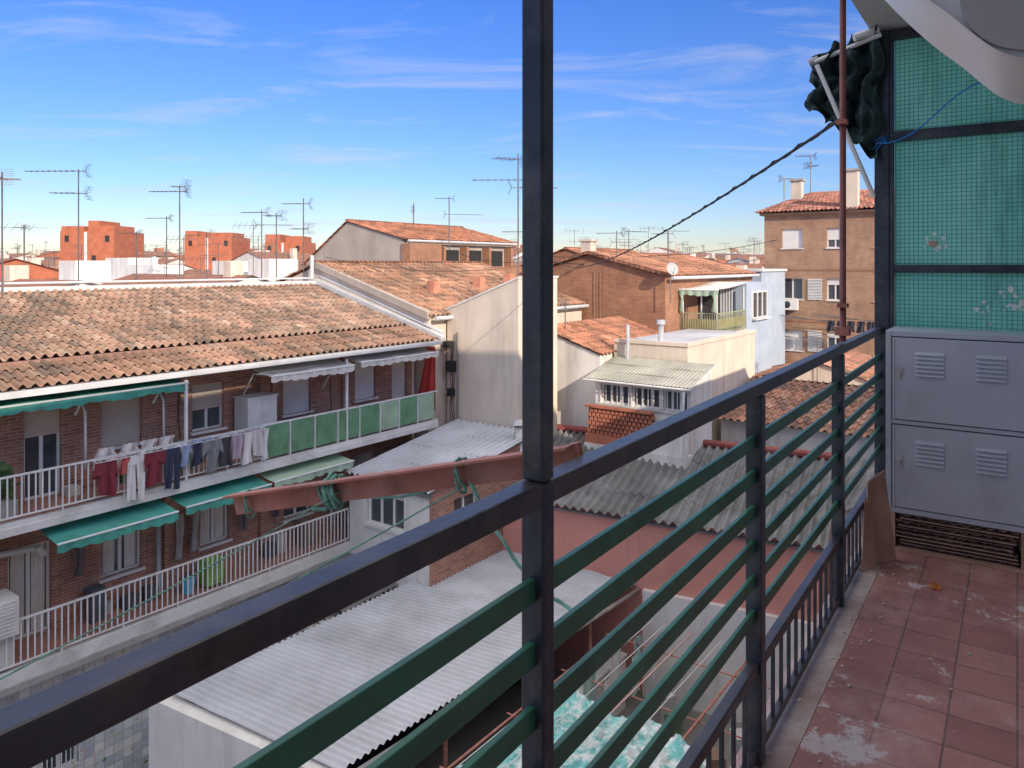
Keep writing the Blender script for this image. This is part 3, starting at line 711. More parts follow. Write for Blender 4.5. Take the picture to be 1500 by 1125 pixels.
# G
gG=gable_house('gabled_apartment_block',E0,-38.3,-29.9,-34.4,30.1,40.5,.1,1.45,2.55,-11.2,m_beige,base=(.5,.2,.11),over=.4)
P(gG,'attic_brick',m_brickH).box(E0,-29.88,-29.2,30.0,32.6,-3,1.2)
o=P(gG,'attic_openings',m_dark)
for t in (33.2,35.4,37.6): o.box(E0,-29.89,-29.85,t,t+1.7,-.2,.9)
gb=P(gG,'attic_parapet',m_brickH); gb.box(E0,-29.6,-29.1,32.7,40.4,-3,-.1)
for t in (33,35.1,37.3,39.6): gb.box(E0,-29.86,-29.3,t-.1,t+.1,-.1,1.1)
g=gable_house('brick_penthouse_block',E0,-30,-22,-26,41,50,-.3,-.3,1.0,-11.2,m_brickH,base=(.45,.19,.11))

# H
gH=gable_house('brick_gable_house',E0,-19.9,-12.9,-16.4,27.7,38,-.46,-.46,.42,-11.2,m_brickH,base=(.48,.22,.13))
P(gH,'verge_trim',m_tilefar).prism(lambda a,b,z:E0(a,b,z),[(-12.8,-.44),(-16.4,.47),(-19.9,-.44),(-19.9,-.34),(-16.4,.60),(-12.7,-.32)],27.5,27.69)
ch=P(gH,'chimney',m_cream); ch.box(E0,-17.6,-17.1,29,29.5,0,1.05); ch.box(E0,-17.68,-17.02,28.95,29.55,1.052,1.15)
for k in range(2): P(gH,'wall_cable',m_wire).tube([E0(-16.0+.3*k,27.6,-.2-.3*i) for i in range(12)],.012,4)

# I
g=G('white_tiled_house')
P(g,'walls',m_white).prism(lambda a,b,z:E0(a,b,z),[(-14.7,-11.2),(-12.5,-11.2),(-12.5,-3.02),(-14.7,-2.3)],21.8,24.5)
tile_roof(P(g,'clay_roof_tiles',m_tile),E0(-12.3,21.7,-2.98),E0(-12.3,27.6,-2.98),E0(-14.8,21.7,-2.17),E0(-14.8,27.6,-2.17),base=(.5,.22,.13),rng=rng)
P(g,'rear_walls',m_white).box(E0,-14.7,-12.6,24.51,27.6,-11.2,-3.1)
# J
g=G('cream_house_block')
w=P(g,'walls',m_cream); w.box(E0,-12.4,-9.75,22.6,29,-11.2,-2.62)
p_=P(g,'parapet',m_cream); p_.box(E0,-12.4,-9.70,22.55,22.7,-2.618,-2.5); p_.box(E0,-9.84,-9.70,22.702,29,-2.618,-2.5)
P(g,'roof_felt',m_fibroL).box(E0,-12.39,-9.85,22.71,28.9,-2.619,-2.6)
fl2=P(g,'flues',m_galv,True); fl2.tube([E0(-11.8,22.45,-3.2),E0(-11.8,22.45,-2.0)],.06,8); fl2.tube([E0(-11.0,23.3,-2.6),E0(-11.0,23.3,-2.0)],.10,10); fl2.tube([E0(-11.0,23.3,-2.0),E0(-11.0,23.3,-1.85)],.15,10)
# N
g=G('patio_annex'); fr=face_t(E0,21.0)
w=P(g,'walls',m_white)
hol=[(-12.0,-11.0,-4.40,-3.78),(-10.9,-9.95,-4.40,-3.78),(-9.85,-9.05,-4.40,-3.78)]
wallh(w,fr,-12.2,-8.95,-11.2,-3.62,hol); w.quad(E0(-8.95,21,-11.2),E0(-8.95,22.6,-11.2),E0(-8.95,22.6,-3.3),E0(-8.95,21,-3.62))
w.quad(E0(-12.2,21,-11.2),E0(-12.2,22.6,-11.2),E0(-12.2,22.6,-3.3),E0(-12.2,21,-3.62))
for h in hol:
    window(g,fr,*h,panes=3)
    for k in range(6): P(g,'window_bars',m_metalw).box(fr,h[0]+(h[1]-h[0])*k/5-.01,h[0]+(h[1]-h[0])*k/5+.01,.02,.04,h[2],h[3])
m_canopy=M('weathered_canopy_sheet',(.42,.415,.35),.5,.25,1,dirt=.7,dirtcol=(.22,.21,.16))
corr(P(g,'translucent_canopy',m_canopy),E0(-12.35,20.6,-3.60),E0(-8.8,20.6,-3.60),E0(-12.35,22.55,-3.10),E0(-8.8,22.55,-3.10),.12,.008,3)
for k in range(5): P(g,'canopy_battens',m_metalw).tube([E0(-12.3+.87*k,20.58,-3.64),E0(-12.3+.87*k,22.6,-3.14)],.025,5)
P(g,'canopy_battens',m_metalw).tube([E0(-12.4,20.58,-3.64),E0(-8.8,20.58,-3.64)],.03,6)
m_lat=M('red_lattice_brick',(.50,.18,.11),.85)
lt=P(g,'brick_lattice',m_lat)
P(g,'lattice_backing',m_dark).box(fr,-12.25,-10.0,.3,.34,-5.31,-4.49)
for i in range(15):
    for j in range(6):
        lt.box(fr,-12.22+.15*i+(.075 if j%2 else 0),-12.12+.15*i+(.075 if j%2 else 0),.35,.45,-5.3+.135*j,-5.21+.135*j)
    for j in range(7): lt.box(fr,-12.24+.15*i,-12.09+.15*i,.36,.44,-5.32+.135*j,-5.30+.135*j)
lt.box(fr,-12.3,-10,.3,.5,-5.6,-5.33); lt.box(fr,-12.3,-10,.3,.5,-4.49,-4.42)
P(g,'terrace_front_wall',m_white).box(fr,-12.3,-8.9,.02,.55,-11.2,-5.61)
P(g,'terrace_side_wall',m_white).box(fr,-9.98,-8.9,.3,.5,-5.60,-4.75)
P(g,'corner_post',m_metalw).tube([E0(-9,20.4,-5.6),E0(-9,20.6,-3.7)],.04,6)
# L2
g=G('roof_terrace')
P(g,'base',m_cream).box(E0,-12.88,-11.27,29.02,32.5,-11.2,-2.8)
fr=face_t(E0,29.1); fsd=face_s(E0,-11.3)
m_och=M('ochre_green_railing',(.38,.42,.26),.6)
r=P(g,'railing',m_och); rails(r,fr,-12.85,-11.3,-2.75,-1.95,.1); rails(r,fsd,29.1,32.4,-2.75,-1.95,.1)
q=P(g,'railing_panels',M('gold_brown_panel',(.36,.3,.14),.7)); q.box(fr,-12.8,-11.35,-.02,-.01,-2.6,-2.2); q.box(fsd,29.2,32.4,-.02,-.01,-2.6,-2.2)
p_=P(g,'canopy_posts',m_metalw)
for s_,t in ((-12.8,29.2),(-11.35,29.2),(-11.35,32.3),(-12.0,29.2)): p_.tube([E0(s_,t,-2.8),E0(s_,t,-.95)],.035,6)
awning(g,'striped_canopy',m_white_aw,lambda a,o,z:E0(a,32.4-o,z),-12.88,-11.2,0,3.4,-.75,-1.0,.12)
awning(g,'green_valance',m_sage_aw,lambda a,o,z:E0(a,29.0-o,z),-12.88,-11.2,0,.05,-1.0,-1.02,.2)
for s_ in (-12.8,-11.4):
    P(g,'tied_curtains',m_sage_aw,True).tube([E0(s_,28.98,-1.05),E0(s_+.05,28.98,-1.4),E0(s_,28.98,-1.9)],[.12,.05,.1],8)
P(g,'glazed_room',m_glass).box(E0,-12.85,-11.9,31,32.4,-2.79,-1.0)
for k in range(5): P(g,'glazing_bars',m_metalw).box(E0,-11.9,-11.86,31+.33*k,31.04+.33*k,-2.79,-1.0)
P(g,'glazed_room_wall',m_blue).box(E0,-12.87,-11.3,32.52,36,-11.2,-.8)
fs3=face_s(E0,-11.3+.16)
window(g,fs3,33.2,35.2,-2.4,-1.2,panes=3)
g=G('blue_rendered_house')
w=P(g,'walls',m_blue); w.box(E0,-16.0,-12.9,39.4,43.5,-11.2,-.35)
P(g,'parapet',m_slab).box(E0,-16.1,-12.8,39.3,43.6,-.348,-.22)
g=gable_house('dark_red_house',E0,-24,-17.5,-20.5,44,52,-.9,-.9,.3,-11.2,M('oxblood_render',(.28,.07,.07),.8),base=(.42,.2,.13))
g=gable_house('white_gable_house',E0,-29,-25,-27,54,62,-.6,-.6,.5,-11.2,m_white,base=(.42,.2,.13))

# K
g=G('tan_brick_building'); fr=face_t(E0,43.9)
hol=[]
cols=[(-13.2,-12.05),(-10.75,-9.9),(-8.3,-7.4),(-5.4,-4.3)]
rows=[(.95,2.05),(-1.95,-.75),(-4.85,-3.7),(-7.6,-6.5)]
for c0,c1 in cols:
    for z0,z1 in rows: hol.append((c0,c1,z0,z1))
w=P(g,'walls',m_brickK); wallh(w,fr,-14.2,-1,-11.2,2.85,hol,.2)
w.quad(E0(-14.2,43.9,-11.2),E0(-14.2,54,-11.2),E0(-14.2,54,2.85),E0(-14.2,43.9,2.85))
w.quad(E0(-1,43.9,-11.2),E0(-1,54,-11.2),E0(-1,54,2.85),E0(-1,43.9,2.85))
for i,h in enumerate(hol): window(g,fr,*h,shut=[1,.0,1,.4,.6,.3,.3,1][i%8],sm=m_shutw,depth=.2)
o=P(g,'loggia_louvres',m_metalw)
for z0,z1 in rows[1:3]:
    for k in range(14): o.box(fr,-11.75,-11.0,.02,.07,z0+.0+k*.085,z0+.05+k*.085)
a=P(g,'air_conditioners',m_ac)
for (s_,z) in ((-13.1,-2.55),(-9.9,-5.5)):
    a.box(fr,s_,s_+.85,.05,.4,z,z+.6); P(g,'ac_fans',m_dark,True).tube([fr(s_+.3,.402,z+.3),fr(s_+.3,.41,z+.3)],.2,14)
for z in (-.2,-3.1): P(g,'floor_bands',m_brickH).box(fr,-14.2,-1,.0,.03,z-.12,z)
P(g,'cornice',m_brickK).box(E0,-14.4,-.8,43.65,54.2,2.85,2.97)
tr=P(g,'clay_roof_tiles',m_tile)
tile_roof(tr,E0(-14.6,43.45,3.02),E0(-.6,43.45,3.02),E0(-12.6,47.5,4.35),E0(-.6,47.5,4.35),base=(.36,.15,.11),rng=rng)
P(g,'rear_roof',m_tilefar).quad(E0(-12.6,47.5,4.35),E0(-.6,47.5,4.35),E0(-.6,54.4,3.0),E0(-14.6,54.4,3.0)); g.parts['rear_roof'].tri(E0(-14.6,43.45,3.02),E0(-12.6,47.5,4.35),E0(-14.6,54.4,3.0))
c=P(g,'chimneys',m_cream)
for s_,t,zt in ((-9.4,43.6,5.1),(-13.0,46,5.0)):
    c.box(E0,s_-.3,s_+.3,t,t+.5,3.0,zt); P(g,'chimney_caps',m_conc).box(E0,s_-.4,s_+.4,t-.1,t+.6,zt+.002,zt+.12)
for z,s_ in ((-2.9,-10.2),(-3.0,-12.5)):
    q=P(g,'clothes_racks',m_ant)
    for k in range(4): q.tube([fr(s_-1.0,.6+.25*k,z+.1*k),fr(s_+2.0,.6+.25*k,z-.05)],.02,4)
lp2=P(g,'dark_laundry',m_fab,True)
for k in range(5): cloth(lp2,lambda a,o,z:fr(a,o+1.0,z),-10.3+.5*k,-3.0,.4,.6,'towel',(.05,.05,.07),rng)

# M and fillers on right
gM=G('low_tiled_house')
P(gM,'walls',m_white).box(E0,-9.5,-3,24.8,31,-11.2,-5.25)
tile_roof(P(gM,'clay_roof_tiles',m_tile),E0(-9.6,24.5,-5.2),E0(-2.9,24.5,-5.2),E0(-9.6,28.2,-4.25),E0(-2.9,28.2,-4.25),base=(.42,.21,.14),rng=rng)
P(gM,'rear_roof',m_tilefar).quad(E0(-9.6,28.2,-4.2),E0(-2.9,28.2,-4.2),E0(-2.9,31.5,-5.2),E0(-9.6,31.5,-5.2))
P(gM,'gable_wall',m_white).prism(lambda a,b,z:E0(b,a,z),[(24.8,-5.25),(31,-5.25),(28.2,-4.32)],-9.5,-9.3)
g=G('rendered_shed'); P(g,'walls',m_white).box(E0,-8.9,-3,20.9,24,-11.2,-6.3)
corr(P(g,'corrugated_roof',m_fibro),E0(-9,20.7,-6.3),E0(-2.9,20.7,-6.3),E0(-9,24.2,-5.8),E0(-2.9,24.2,-5.8),.2,.04,3)
g=gable_house('tiled_row_house',E0,-11.5,-5,-8.2,32.5,38,-5.1,-5.1,-4.1,-11.2,m_cream,base=(.42,.2,.13))
g=gable_house('tiled_row_house',E0,-9,-2,-5.5,38.3,43,-6.2,-6.2,-5.2,-11.2,m_white,base=(.42,.2,.13))

# ================================================================= COURTYARD SHEDS
g=G('pink_walled_workshop'); g.deg=27
w=P(g,'painted_walls',m_pink); w.box(CF,0,9.3,0,8,-11.2,-6.62)
P(g,'lower_rough_wall',m_white).box(CF,5.0,9.5,-.16,-.003,-11.2,-8.45)
P(g,'gable',m_pink).prism(lambda a,b,z:CF(b,a,z),[(0,-6.618),(8,-6.618),(4.1,-5.66)],9.1,9.3)
rf=P(g,'corrugated_roof',m_fibro,False)
corr(rf,CF(-.15,-.22,-6.58),CF(9.45,-.22,-6.58),CF(-.15,4.1,-5.52),CF(9.45,4.1,-5.52),.24,.06,4)
corr(rf,CF(-.15,4.1,-5.52),CF(9.45,4.1,-5.52),CF(-.15,8.2,-6.5),CF(9.45,8.2,-6.5),.24,.045,4)
m_rr=M('red_ridge',(.32,.08,.07),.7)
P(g,'ridge_cap',m_rr).tube([CF(-.2,4.1,-5.45),CF(9.5,4.1,-5.45)],.11,8)
P(g,'verge_cap',m_rr).tube([CF(-.18,-.2,-6.5),CF(-.18,4.1,-5.44)],.09,8)
pv=P(g,'vent_pipe',m_galv,True); pv.tube([(.2,22.3,-6),(.2,22.3,-4.75)],.13,12); pv.tube([(.2,22.3,-4.74),(.2,22.3,-4.6)],[.2,.16],12)
pv.tube([(3.5,24,-6),(3.5,24,-4.3)],.11,12); pv.tube([(3.5,24,-4.3),(3.5,24,-4.05)],.17,12)
fl_=P(g,'roof_flashing',m_fibro).box(CF,-.1,9.4,-.08,-.02,-6.74,-6.68)

# central shed
g=G('corrugated_shed')
a0=(-6.47,14.30,-8.16); a1=(-.75,21.75,-8.16); b0=(-2.85,12.40,-8.36); b1_=(3.66,20.2,-8.36)
corr(P(g,'corrugated_roof',m_fibroL),a0,a1,b0,b1_,.15,.03,3)
w=P(g,'walls',m_white)
def vw(p,q,z0,z1,part): part.quad((p[0],p[1],z0),(q[0],q[1],z0),(q[0],q[1],z1),(p[0],p[1],z1))
vw((-6.3,14.45),(-.8,21.7),-11.2,-8.25,w)
def thickwall(part,p,q,th,z0,z1,z2=None):
    p=Vector((p[0],p[1],0)); q=Vector((q[0],q[1],0)); d=(q-p).normalized(); n=Vector((d.y,-d.x,0))*th
    z2=z1 if z2 is None else z2
    vs=[(p.x,p.y,z0),(q.x,q.y,z0),(q.x+n.x,q.y+n.y,z0),(p.x+n.x,p.y+n.y,z0),(p.x,p.y,z1),(q.x,q.y,z2),(q.x+n.x,q.y+n.y,z2),(p.x+n.x,p.y+n.y,z1)]
    part.add(vs,[(0,1,2,3),(4,5,6,7),(0,1,5,4),(1,2,6,5),(2,3,7,6),(3,0,4,7)])
thickwall(w,(-6.75,14.50),(-2.85,12.55),.30,-11.2,-8.21,-8.41)
thickwall(w,(-6.75,14.45),(-6.2,15.2),-.22,-11.2,-8.13)
gu=P(g,'gutter',m_galv,True); gu.tube([(-2.68,12.5,-8.5),(3.72,20.15,-8.5)],.05,8)
po=P(g,'posts',m_rust)
for k in range(5):
    x=-2.9+6.4*k/4; y=12.75+7.45*k/4; po.tube([(x,y,-11.2),(x,y,-8.45)],.05,6)
P(g,'shade_sheet',m_dark).quad((-5.0,14.0,-11.1),(1.3,21.2,-11.1),(1.3,21.2,-8.5),(-5.0,14.0,-8.5))  # dark sheet standing in for the shade under the open shed roof
# annex D
g=G('white_annex')
w=P(g,'walls',m_white); fr=face_t(E0,14.05)
hol=[(-15.3,-13.9,-7.0,-6.05)]
wallh(w,fr,-16.0,-13.0,-11.2,-5.78,hol)
fsd=face_s(E0,-13.0); wallh(P(g,'brick_side_wall',m_brickL),fsd,14.05,18.6,-11.2,-5.3,[(15,16,-7,-6.2)])
window(g,fsd,15,16,-7,-6.2); window(g,fr,*hol[0],panes=3,shut=.15)
corr(P(g,'corrugated_roof',m_fibroL),E0(-16.0,13.9,-5.72),E0(-12.85,13.9,-5.72),E0(-16.0,18.65,-5.05),E0(-12.85,18.65,-5.05),.22,.05,4)
P(g,'roof_edge',m_fibro).box(E0,-16.02,-12.9,13.95,14.04,-5.9,-5.79)
g=G('flat_roof_annex')
P(g,'walls',m_white).box(E0,-15.7,-13.9,9.6,14.0,-11.2,-8.75)
P(g,'roof_felt',m_conc).box(E0,-15.65,-13.95,9.65,14.0,-8.749,-8.70)
q=P(g,'parapet',m_slab); q.box(E0,-14.0,-13.85,9.6,17.2,-8.749,-8.5); q.box(E0,-15.75,-15.6,9.6,14.0,-8.749,-8.55)
P(g,'raised_hatch',m_fibro).box(E0,-15.2,-14.2,10.6,11.2,-8.7,-8.45)
corr(P(g,'lean_to_sheet',m_fibro),E0(-14.1,12.2,-8.45),E0(-14.1,16.9,-8.3),E0(-15.9,12.2,-8.0),E0(-15.9,16.9,-7.95),.2,.03,2)
rngr=random.Random(9); rb=P(g,'rubble_and_boards',m_fab)
for k in range(40):
    a_=rngr.uniform(-15.5,-14.1); t=rngr.uniform(9.7,12.1); l=rngr.uniform(.08,.5); cc=rngr.choice([(.5,.5,.48),(.3,.28,.25),(.6,.58,.55),(.35,.2,.15)])
    rb.box(Frame(rngr.uniform(0,90),*E0(a_,t,0)[:2]),0,l,0,.12,-8.699,-8.66+rngr.random()*.12,cc)
# lower strip of ground with plants at the foot of the block
g=G('courtyard_plants'); rngr=random.Random(19); q=P(g,'leaves',m_plant)
for k in range(1500):
    cs=rngr.choice([(-14.6,8.4),(-14.2,7.6),(-15.0,7.9),(-14.9,9.1)]); a_=cs[0]+rngr.gauss(0,.28); t=cs[1]+rngr.gauss(0,.28); z=-11.1+abs(rngr.gauss(0,.4)); l=.06
    p_=Vector(E0(a_,t,z)); u_=Vector((rngr.uniform(-1,1),rngr.uniform(-1,1),rngr.uniform(-.5,1))).normalized()*l; v_=Vector((rngr.uniform(-1,1),rngr.uniform(-1,1),rngr.uniform(-.5,.5))).normalized()*l*.6
    q.quad(tuple(p_-u_),tuple(p_-v_),tuple(p_+u_),tuple(p_+v_))

# patio pergola w/ tarps
g=G('patio_pergola'); fr_=P(g,'pipe_frame',m_rust)
zp=-8.9
for s_ in (-8.8,-7.3,-5.8,-4.3): fr_.tube([E0(s_,7,zp),E0(s_,17.2,zp)],.025,6)
for t in (8,10,12,14,16): fr_.tube([E0(-9,t,zp-.05),E0(-4,t,zp-.05)],.02,6)
for s_,t in itertools.product((-8.8,-4.3),(8,12,16)): fr_.tube([E0(s_,t,-11.2),E0(s_,t,zp)],.035,6)
ln=P(g,'clothes_wires',m_metalw)
for k in range(7): ln.tube([E0(-8.6+.35*k,9,zp+.1),E0(-8.6+.35*k,17,zp+.12)],.008,4)
g=G('turquoise_tarpaulin')
def tarp(u,v):
    s_=-8.5+3.3*u; t=6.5+6.6*v
    z=-8.74+.24*noise.noise(Vector((u*5,v*7,0)))+.14*noise.noise(Vector((u*13,v*15,3)))+.07*noise.noise(Vector((u*34,v*38,3)))-.25*abs(u-.5)
    return E0(s_+.1*math.sin(v*9),t+.15*math.sin(u*12),z)
P(g,'tarp',m_tarp).sheet(tarp,90,110)
g=G('hanging_laundry'); lp=P(g,'garments',m_fab,True); rng=random.Random(21)
for k in range(9):
    cloth(lp,face_s(E0,-8.5+.35*(k%3)),13.3+.38*k,-8.75,.42,.8+.3*rng.random(),'towel',[(.8,.84,.82),(.5,.74,.66),(.8,.8,.78),(.4,.62,.6)][k%4],rng)
P(g,'line',m_metalw).tube([E0(-8.5,12,-8.74),E0(-8.5,17,-8.74)],.01,5)
g=G('courtyard_wall'); P(g,'wall',m_white).box(E0,-9.2,-9.0,6,17.0,-11.2,-9.9)
P(g,'coping',m_slab).box(E0,-9.25,-8.95,6,17.0,-9.898,-9.83)
g=G('patio_clutter'); rngr=random.Random(15); q=P(g,'boxes_and_pots',m_fab)
for k in range(60):
    a_=rngr.uniform(-8.8,-2.5); t=rngr.uniform(8,17); l=rngr.uniform(.1,.6); cc=rngr.choice([(.6,.6,.58),(.3,.2,.15),(.55,.25,.15),(.2,.35,.2),(.15,.3,.5)])
    q.box(Frame(rngr.uniform(0,90),*E0(a_,t,0)[:2]),0,l,0,rngr.uniform(.15,.5),-11.19,-11.1+rngr.random()*.8,cc)

# ================================================================= DISTANT CITY
def tower(x0,x1,y,zt,steps):
    g=G('brick_tower_block'); g.deg=0
    w=P(g,'brick_walls',m_brickT); w.box(ID,x0,x1,y,y+9,-11.2,zt-1)
    for (a,b,h) in steps: w.box(ID,x0+(x1-x0)*a,x0+(x1-x0)*b,y+.3,y+6,zt-.99,zt+h)
    bd=P(g,'white_bands',m_slab); gl=P(g,'windows',m_dark)
    z=zt-1.4; fr=face_t(ID,y); k2=0
    while z>-4:
        for k in range(4):
            c=x0+(x1-x0)*(k+.5)/4
            if (k+k2)%3==0: gl.box(fr,c-.3,c+.3,.01,.06,z-1.2,z-.3)
        z-=2.9; k2+=1
    bd.box(fr,x0+(x1-x0)*.45,x0+(x1-x0)*.5,.0,.06,-6,zt-1.2)
tower(-66.2,-58.3,110,6.0,[(0,.42,-.3),(.5,.72,.5),(.72,1,-.2)])
tower(-56.7,-48.5,130,5.9,[(0,.25,0),(.3,1,-.3)])
tower(-42.8,-36.3,130,5.0,[(0,.4,.3),(.55,1,0)])
g=G('distant_city_rooftops'); rng=random.Random(42)
dw=[P(g,'white_walls',m_white),P(g,'cream_walls',m_cream),P(g,'brick_walls',m_brickT),P(g,'brick_tan_walls',m_brickK)]
dr=P(g,'tile_roofs',m_tilefar); df=P(g,'flat_roofs',m_fibroL); dn=P(g,'windows',m_dark); dc=P(g,'chimneys',m_cream); da=P(g,'antennas',m_ant)
def dist_block(x,y,w,d,ze,kind,wall,deg):
    F=Frame(deg,x,y); wp_=dw[wall]
    wp_.box(F,-w/2,w/2,-d/2,d/2,-11.2,ze)
    if kind==0:
        r=d*.5*.3
        dr.quad(F(-w/2-.3,-d/2-.4,ze-.1),F(w/2+.3,-d/2-.4,ze-.1),F(w/2+.3,0,ze+r),F(-w/2-.3,0,ze+r))
        dr.quad(F(-w/2-.3,d/2+.4,ze-.1),F(w/2+.3,d/2+.4,ze-.1),F(w/2+.3,0,ze+r),F(-w/2-.3,0,ze+r))
        for s_ in (-w/2,w/2): wp_.tri(F(s_,-d/2,ze),F(s_,d/2,ze),F(s_,0,ze+r))
        top=ze+r
    elif kind==1:
        r=w*.5*.3
        dr.quad(F(-w/2-.4,-d/2-.2,ze-.1),F(-w/2-.4,d/2+.2,ze-.1),F(0,d/2+.2,ze+r),F(0,-d/2-.2,ze+r))
        dr.quad(F(w/2+.4,-d/2-.2,ze-.1),F(w/2+.4,d/2+.2,ze-.1),F(0,d/2+.2,ze+r),F(0,-d/2-.2,ze+r))
        for s_ in (-d/2,d/2): wp_.tri(F(-w/2,s_,ze),F(w/2,s_,ze),F(0,s_,ze+r))
        top=ze+r
    else:
        df.box(F,-w/2-.1,w/2+.1,-d/2-.1,d/2+.1,ze+.002,ze+.25)
        for k in range(rng.randint(1,3)):
            a=rng.uniform(-w/2,w/2-2.5); b=rng.uniform(-d/2,d/2-2.5)
            wp_.box(F,a,a+rng.uniform(1.5,3.5),b,b+2.2,ze+.25,ze+rng.uniform(1.2,2.3))
        top=ze+.3
    n=int(w/2.6)
    for k in range(n):
        for fl in range(2):
            c=-w/2+w*(k+.5)/n; dn.box(F,c-.5,c+.5,-d/2-.05,-d/2+.01,ze-1.7-2.9*fl,ze-.6-2.9*fl)
    for k in range(rng.randint(0,3)):
        a=rng.uniform(-w/2+.5,w/2-.5); dc.box(F,a-.35,a+.35,-.4,.4,ze,top+rng.uniform(.3,1.0))
    for k in range(rng.randint(1,3)):
        a=rng.uniform(-w/2,w/2); h=rng.uniform(1.5,3.8); px,py,pz=F(a,rng.uniform(-2,2),top-.5)
        rr=.012+.00022*y
        da.tube([(px,py,pz),(px,py,pz+h)],rr,4)
        for q in range(rng.randint(1,2)):
            zz=pz+h*(1-.18*q)-.1; an=rng.uniform(-1,1); L=rng.uniform(.8,1.6)
            da.tube([(px-L*math.cos(an),py,zz),(px+L*.6*math.cos(an),py+L*math.sin(an),zz)],rr*.7,4)
            for e in range(5):
                xx=px-L*math.cos(an)+e*L*.3; da.tube([(xx,py-.3,zz-.25),(xx,py+.3,zz+.25)],rr*.45,3)
y=44
while y<330:
    step=11+y*.05
    x=-.85*y-6
    while x<.85*y+10:
        w=rng.uniform(9,17)+y*.04; d=rng.uniform(8,12)
        s_=x*E0.c-y*E0.n; t_=x*E0.n+y*E0.c
        near=(y<62 and x>-19)
        kpart=(-18<s_<2 and 36<t_<62)
        if not near and not kpart:
            ze=rng.uniform(-3.4,-1.6) if y<90 else rng.uniform(-2.6,-.2)
            if y>150: ze+=rng.uniform(0,2.2)
            if y>230: ze+=2
            dist_block(x+w/2,y+rng.uniform(-2,2),w,d,ze,rng.choice([0,0,1,2]),rng.choice([0,0,1,2,2,3]),36.5+rng.choice([0,0,8,-10,90]))
        x+=w+rng.uniform(-.5,2.5)
    y+=step
for (x,y,w,d,ze,k,wl) in ((-24,36,14,9,-2.0,0,0),(-33,40,13,9,-2.2,0,1),(-19,44,12,9,-1.9,0,0),(-16,52,10,8,-1.5,2,0),(-28,52,12,9,-1.4,2,0),(-40,56,14,9,-.9,0,2),(6,62,12,9,-1.6,0,0),(18,66,10,9,-1.3,2,2)):
    dist_block(x,y,w,d,ze,k,wl,36.5+90*(k==1))

antenna(-12.7,22,-.9,2.8,[(2.75,1.6,-88,9,.45),(2.1,.8,-95,5,.6)])
antenna(-12.9,19,-.9,2.35,[(2.2,.5,-20,4,.8)])
antenna(-10.4,23.5,-.8,2.5,[(2.3,1.0,-85,7,.45),(2.45,.3,-70,2,.5)])
antenna(-7.5,27,-.2,2.4,[(2.2,.8,-85,7,.5),(1.3,.6,-60,4,.7)])
antenna(-10.0,30,-2,2.2,[(2.1,.9,-80,6,.6),(1.6,1.2,80,6,.6)])
antenna(-9.1,29,-2,2.0,[(1.9,.5,-70,5,.8)])
antenna(-12.2,30,-2,1.3,[(1.2,1.3,-60,8,.5)])
antenna(.20,24.3,-.5,3.6,[(3.4,.9,-120,6,.9),(2.75,1.5,-88,7,.9),(2.5,1.3,85,7,.8)],r=.025)
antenna(.45,24.9,-.5,1.2,[(1.1,.8,-80,5,.6)])
antenna(-3.6,43,.8,3.9,[(3.8,.8,-100,6,.7),(2.9,2.0,75,12,.5)],r=.03)
antenna(-5.9,45,2.3,3.7,[(3.3,.1,0,1,.3)],r=.035)
antenna(-20.7,45,-1,2.9,[(2.8,1.3,-85,8,.6)],r=.035)
antenna(-22.5,45,-1,2.0,[(1.9,1.5,-70,8,.6)],r=.035)
antenna(-39,60,-1,3.2,[(3,1.5,-60,7,.9)],r=.04)
antenna(18.1,45.5,4,6.7,[(6.6,.9,-80,6,.8),(6.0,.5,60,3,.8)],r=.035)
antenna(17.4,48,4,5.6,[(5.5,.6,80,4,.6)],r=.035)
antenna(4.6,33,0,1.5,[(1.4,.9,-70,6,.6),(1.0,.7,100,5,.6)]); antenna(5.6,36,-.3,1.7,[(1.6,1.1,60,6,.7)])
antenna(7.5,36,-.5,1.6,[(1.5,.8,-80,5,.7)]); antenna(8.3,40,-.5,1.9,[(1.8,1.2,80,7,.7)])
antenna(1.9,26.8,-3,-1.3,[(-1.4,.3,0,3,.4)]); antenna(6.2,29.4,-1.5,-.0,[],dish=(-.2,.26,160))
antenna(12.6,31,-5,-3.0,[(-3.1,.6,-80,5,.9)])

g=G('ground'); g.deg=36.5
P(g,'ground',m_ground).quad((-1500,-200,-11.2),(1500,-200,-11.2),(1500,2500,-11.2),(-1500,2500,-11.2))
finalize()

# ================================================================= LIGHT, SKY, CAMERA
sd_=Vector((.50,-.866,0)).normalized(); el=math.radians(24)
sv=Vector((sd_.x*math.cos(el),sd_.y*math.cos(el),math.sin(el)))
sun=bpy.data.lights.new('sun','SUN'); sun.energy=4.8; sun.angle=math.radians(.55); sun.color=(1,.84,.66)
so=bpy.data.objects.new('sun',sun); so.rotation_euler=(-sv).to_track_quat('-Z','Y').to_euler(); so.location=(20,-20,40); sc.collection.objects.link(so)
wd=bpy.data.worlds.new('World'); sc.world=wd; wd.use_nodes=True; nt=wd.node_tree
bg=nt.nodes['Background']; sk=nt.nodes.new('ShaderNodeTexSky'); sk.sky_type='NISHITA'; sk.sun_disc=False
sk.sun_elevation=el; sk.sun_rotation=math.atan2(sd_.x,sd_.y); sk.air_density=1.0; sk.dust_density=.35; sk.ozone_density=2.5; sk.altitude=600
tc=nt.nodes.new('ShaderNodeTexCoord')
sx=nt.nodes.new('ShaderNodeSeparateXYZ'); nt.links.new(tc.outputs['Generated'],sx.inputs[0])
ad=nt.nodes.new('ShaderNodeMath'); ad.operation='ADD'; ad.inputs[1].default_value=.12; nt.links.new(sx.outputs['Z'],ad.inputs[0])
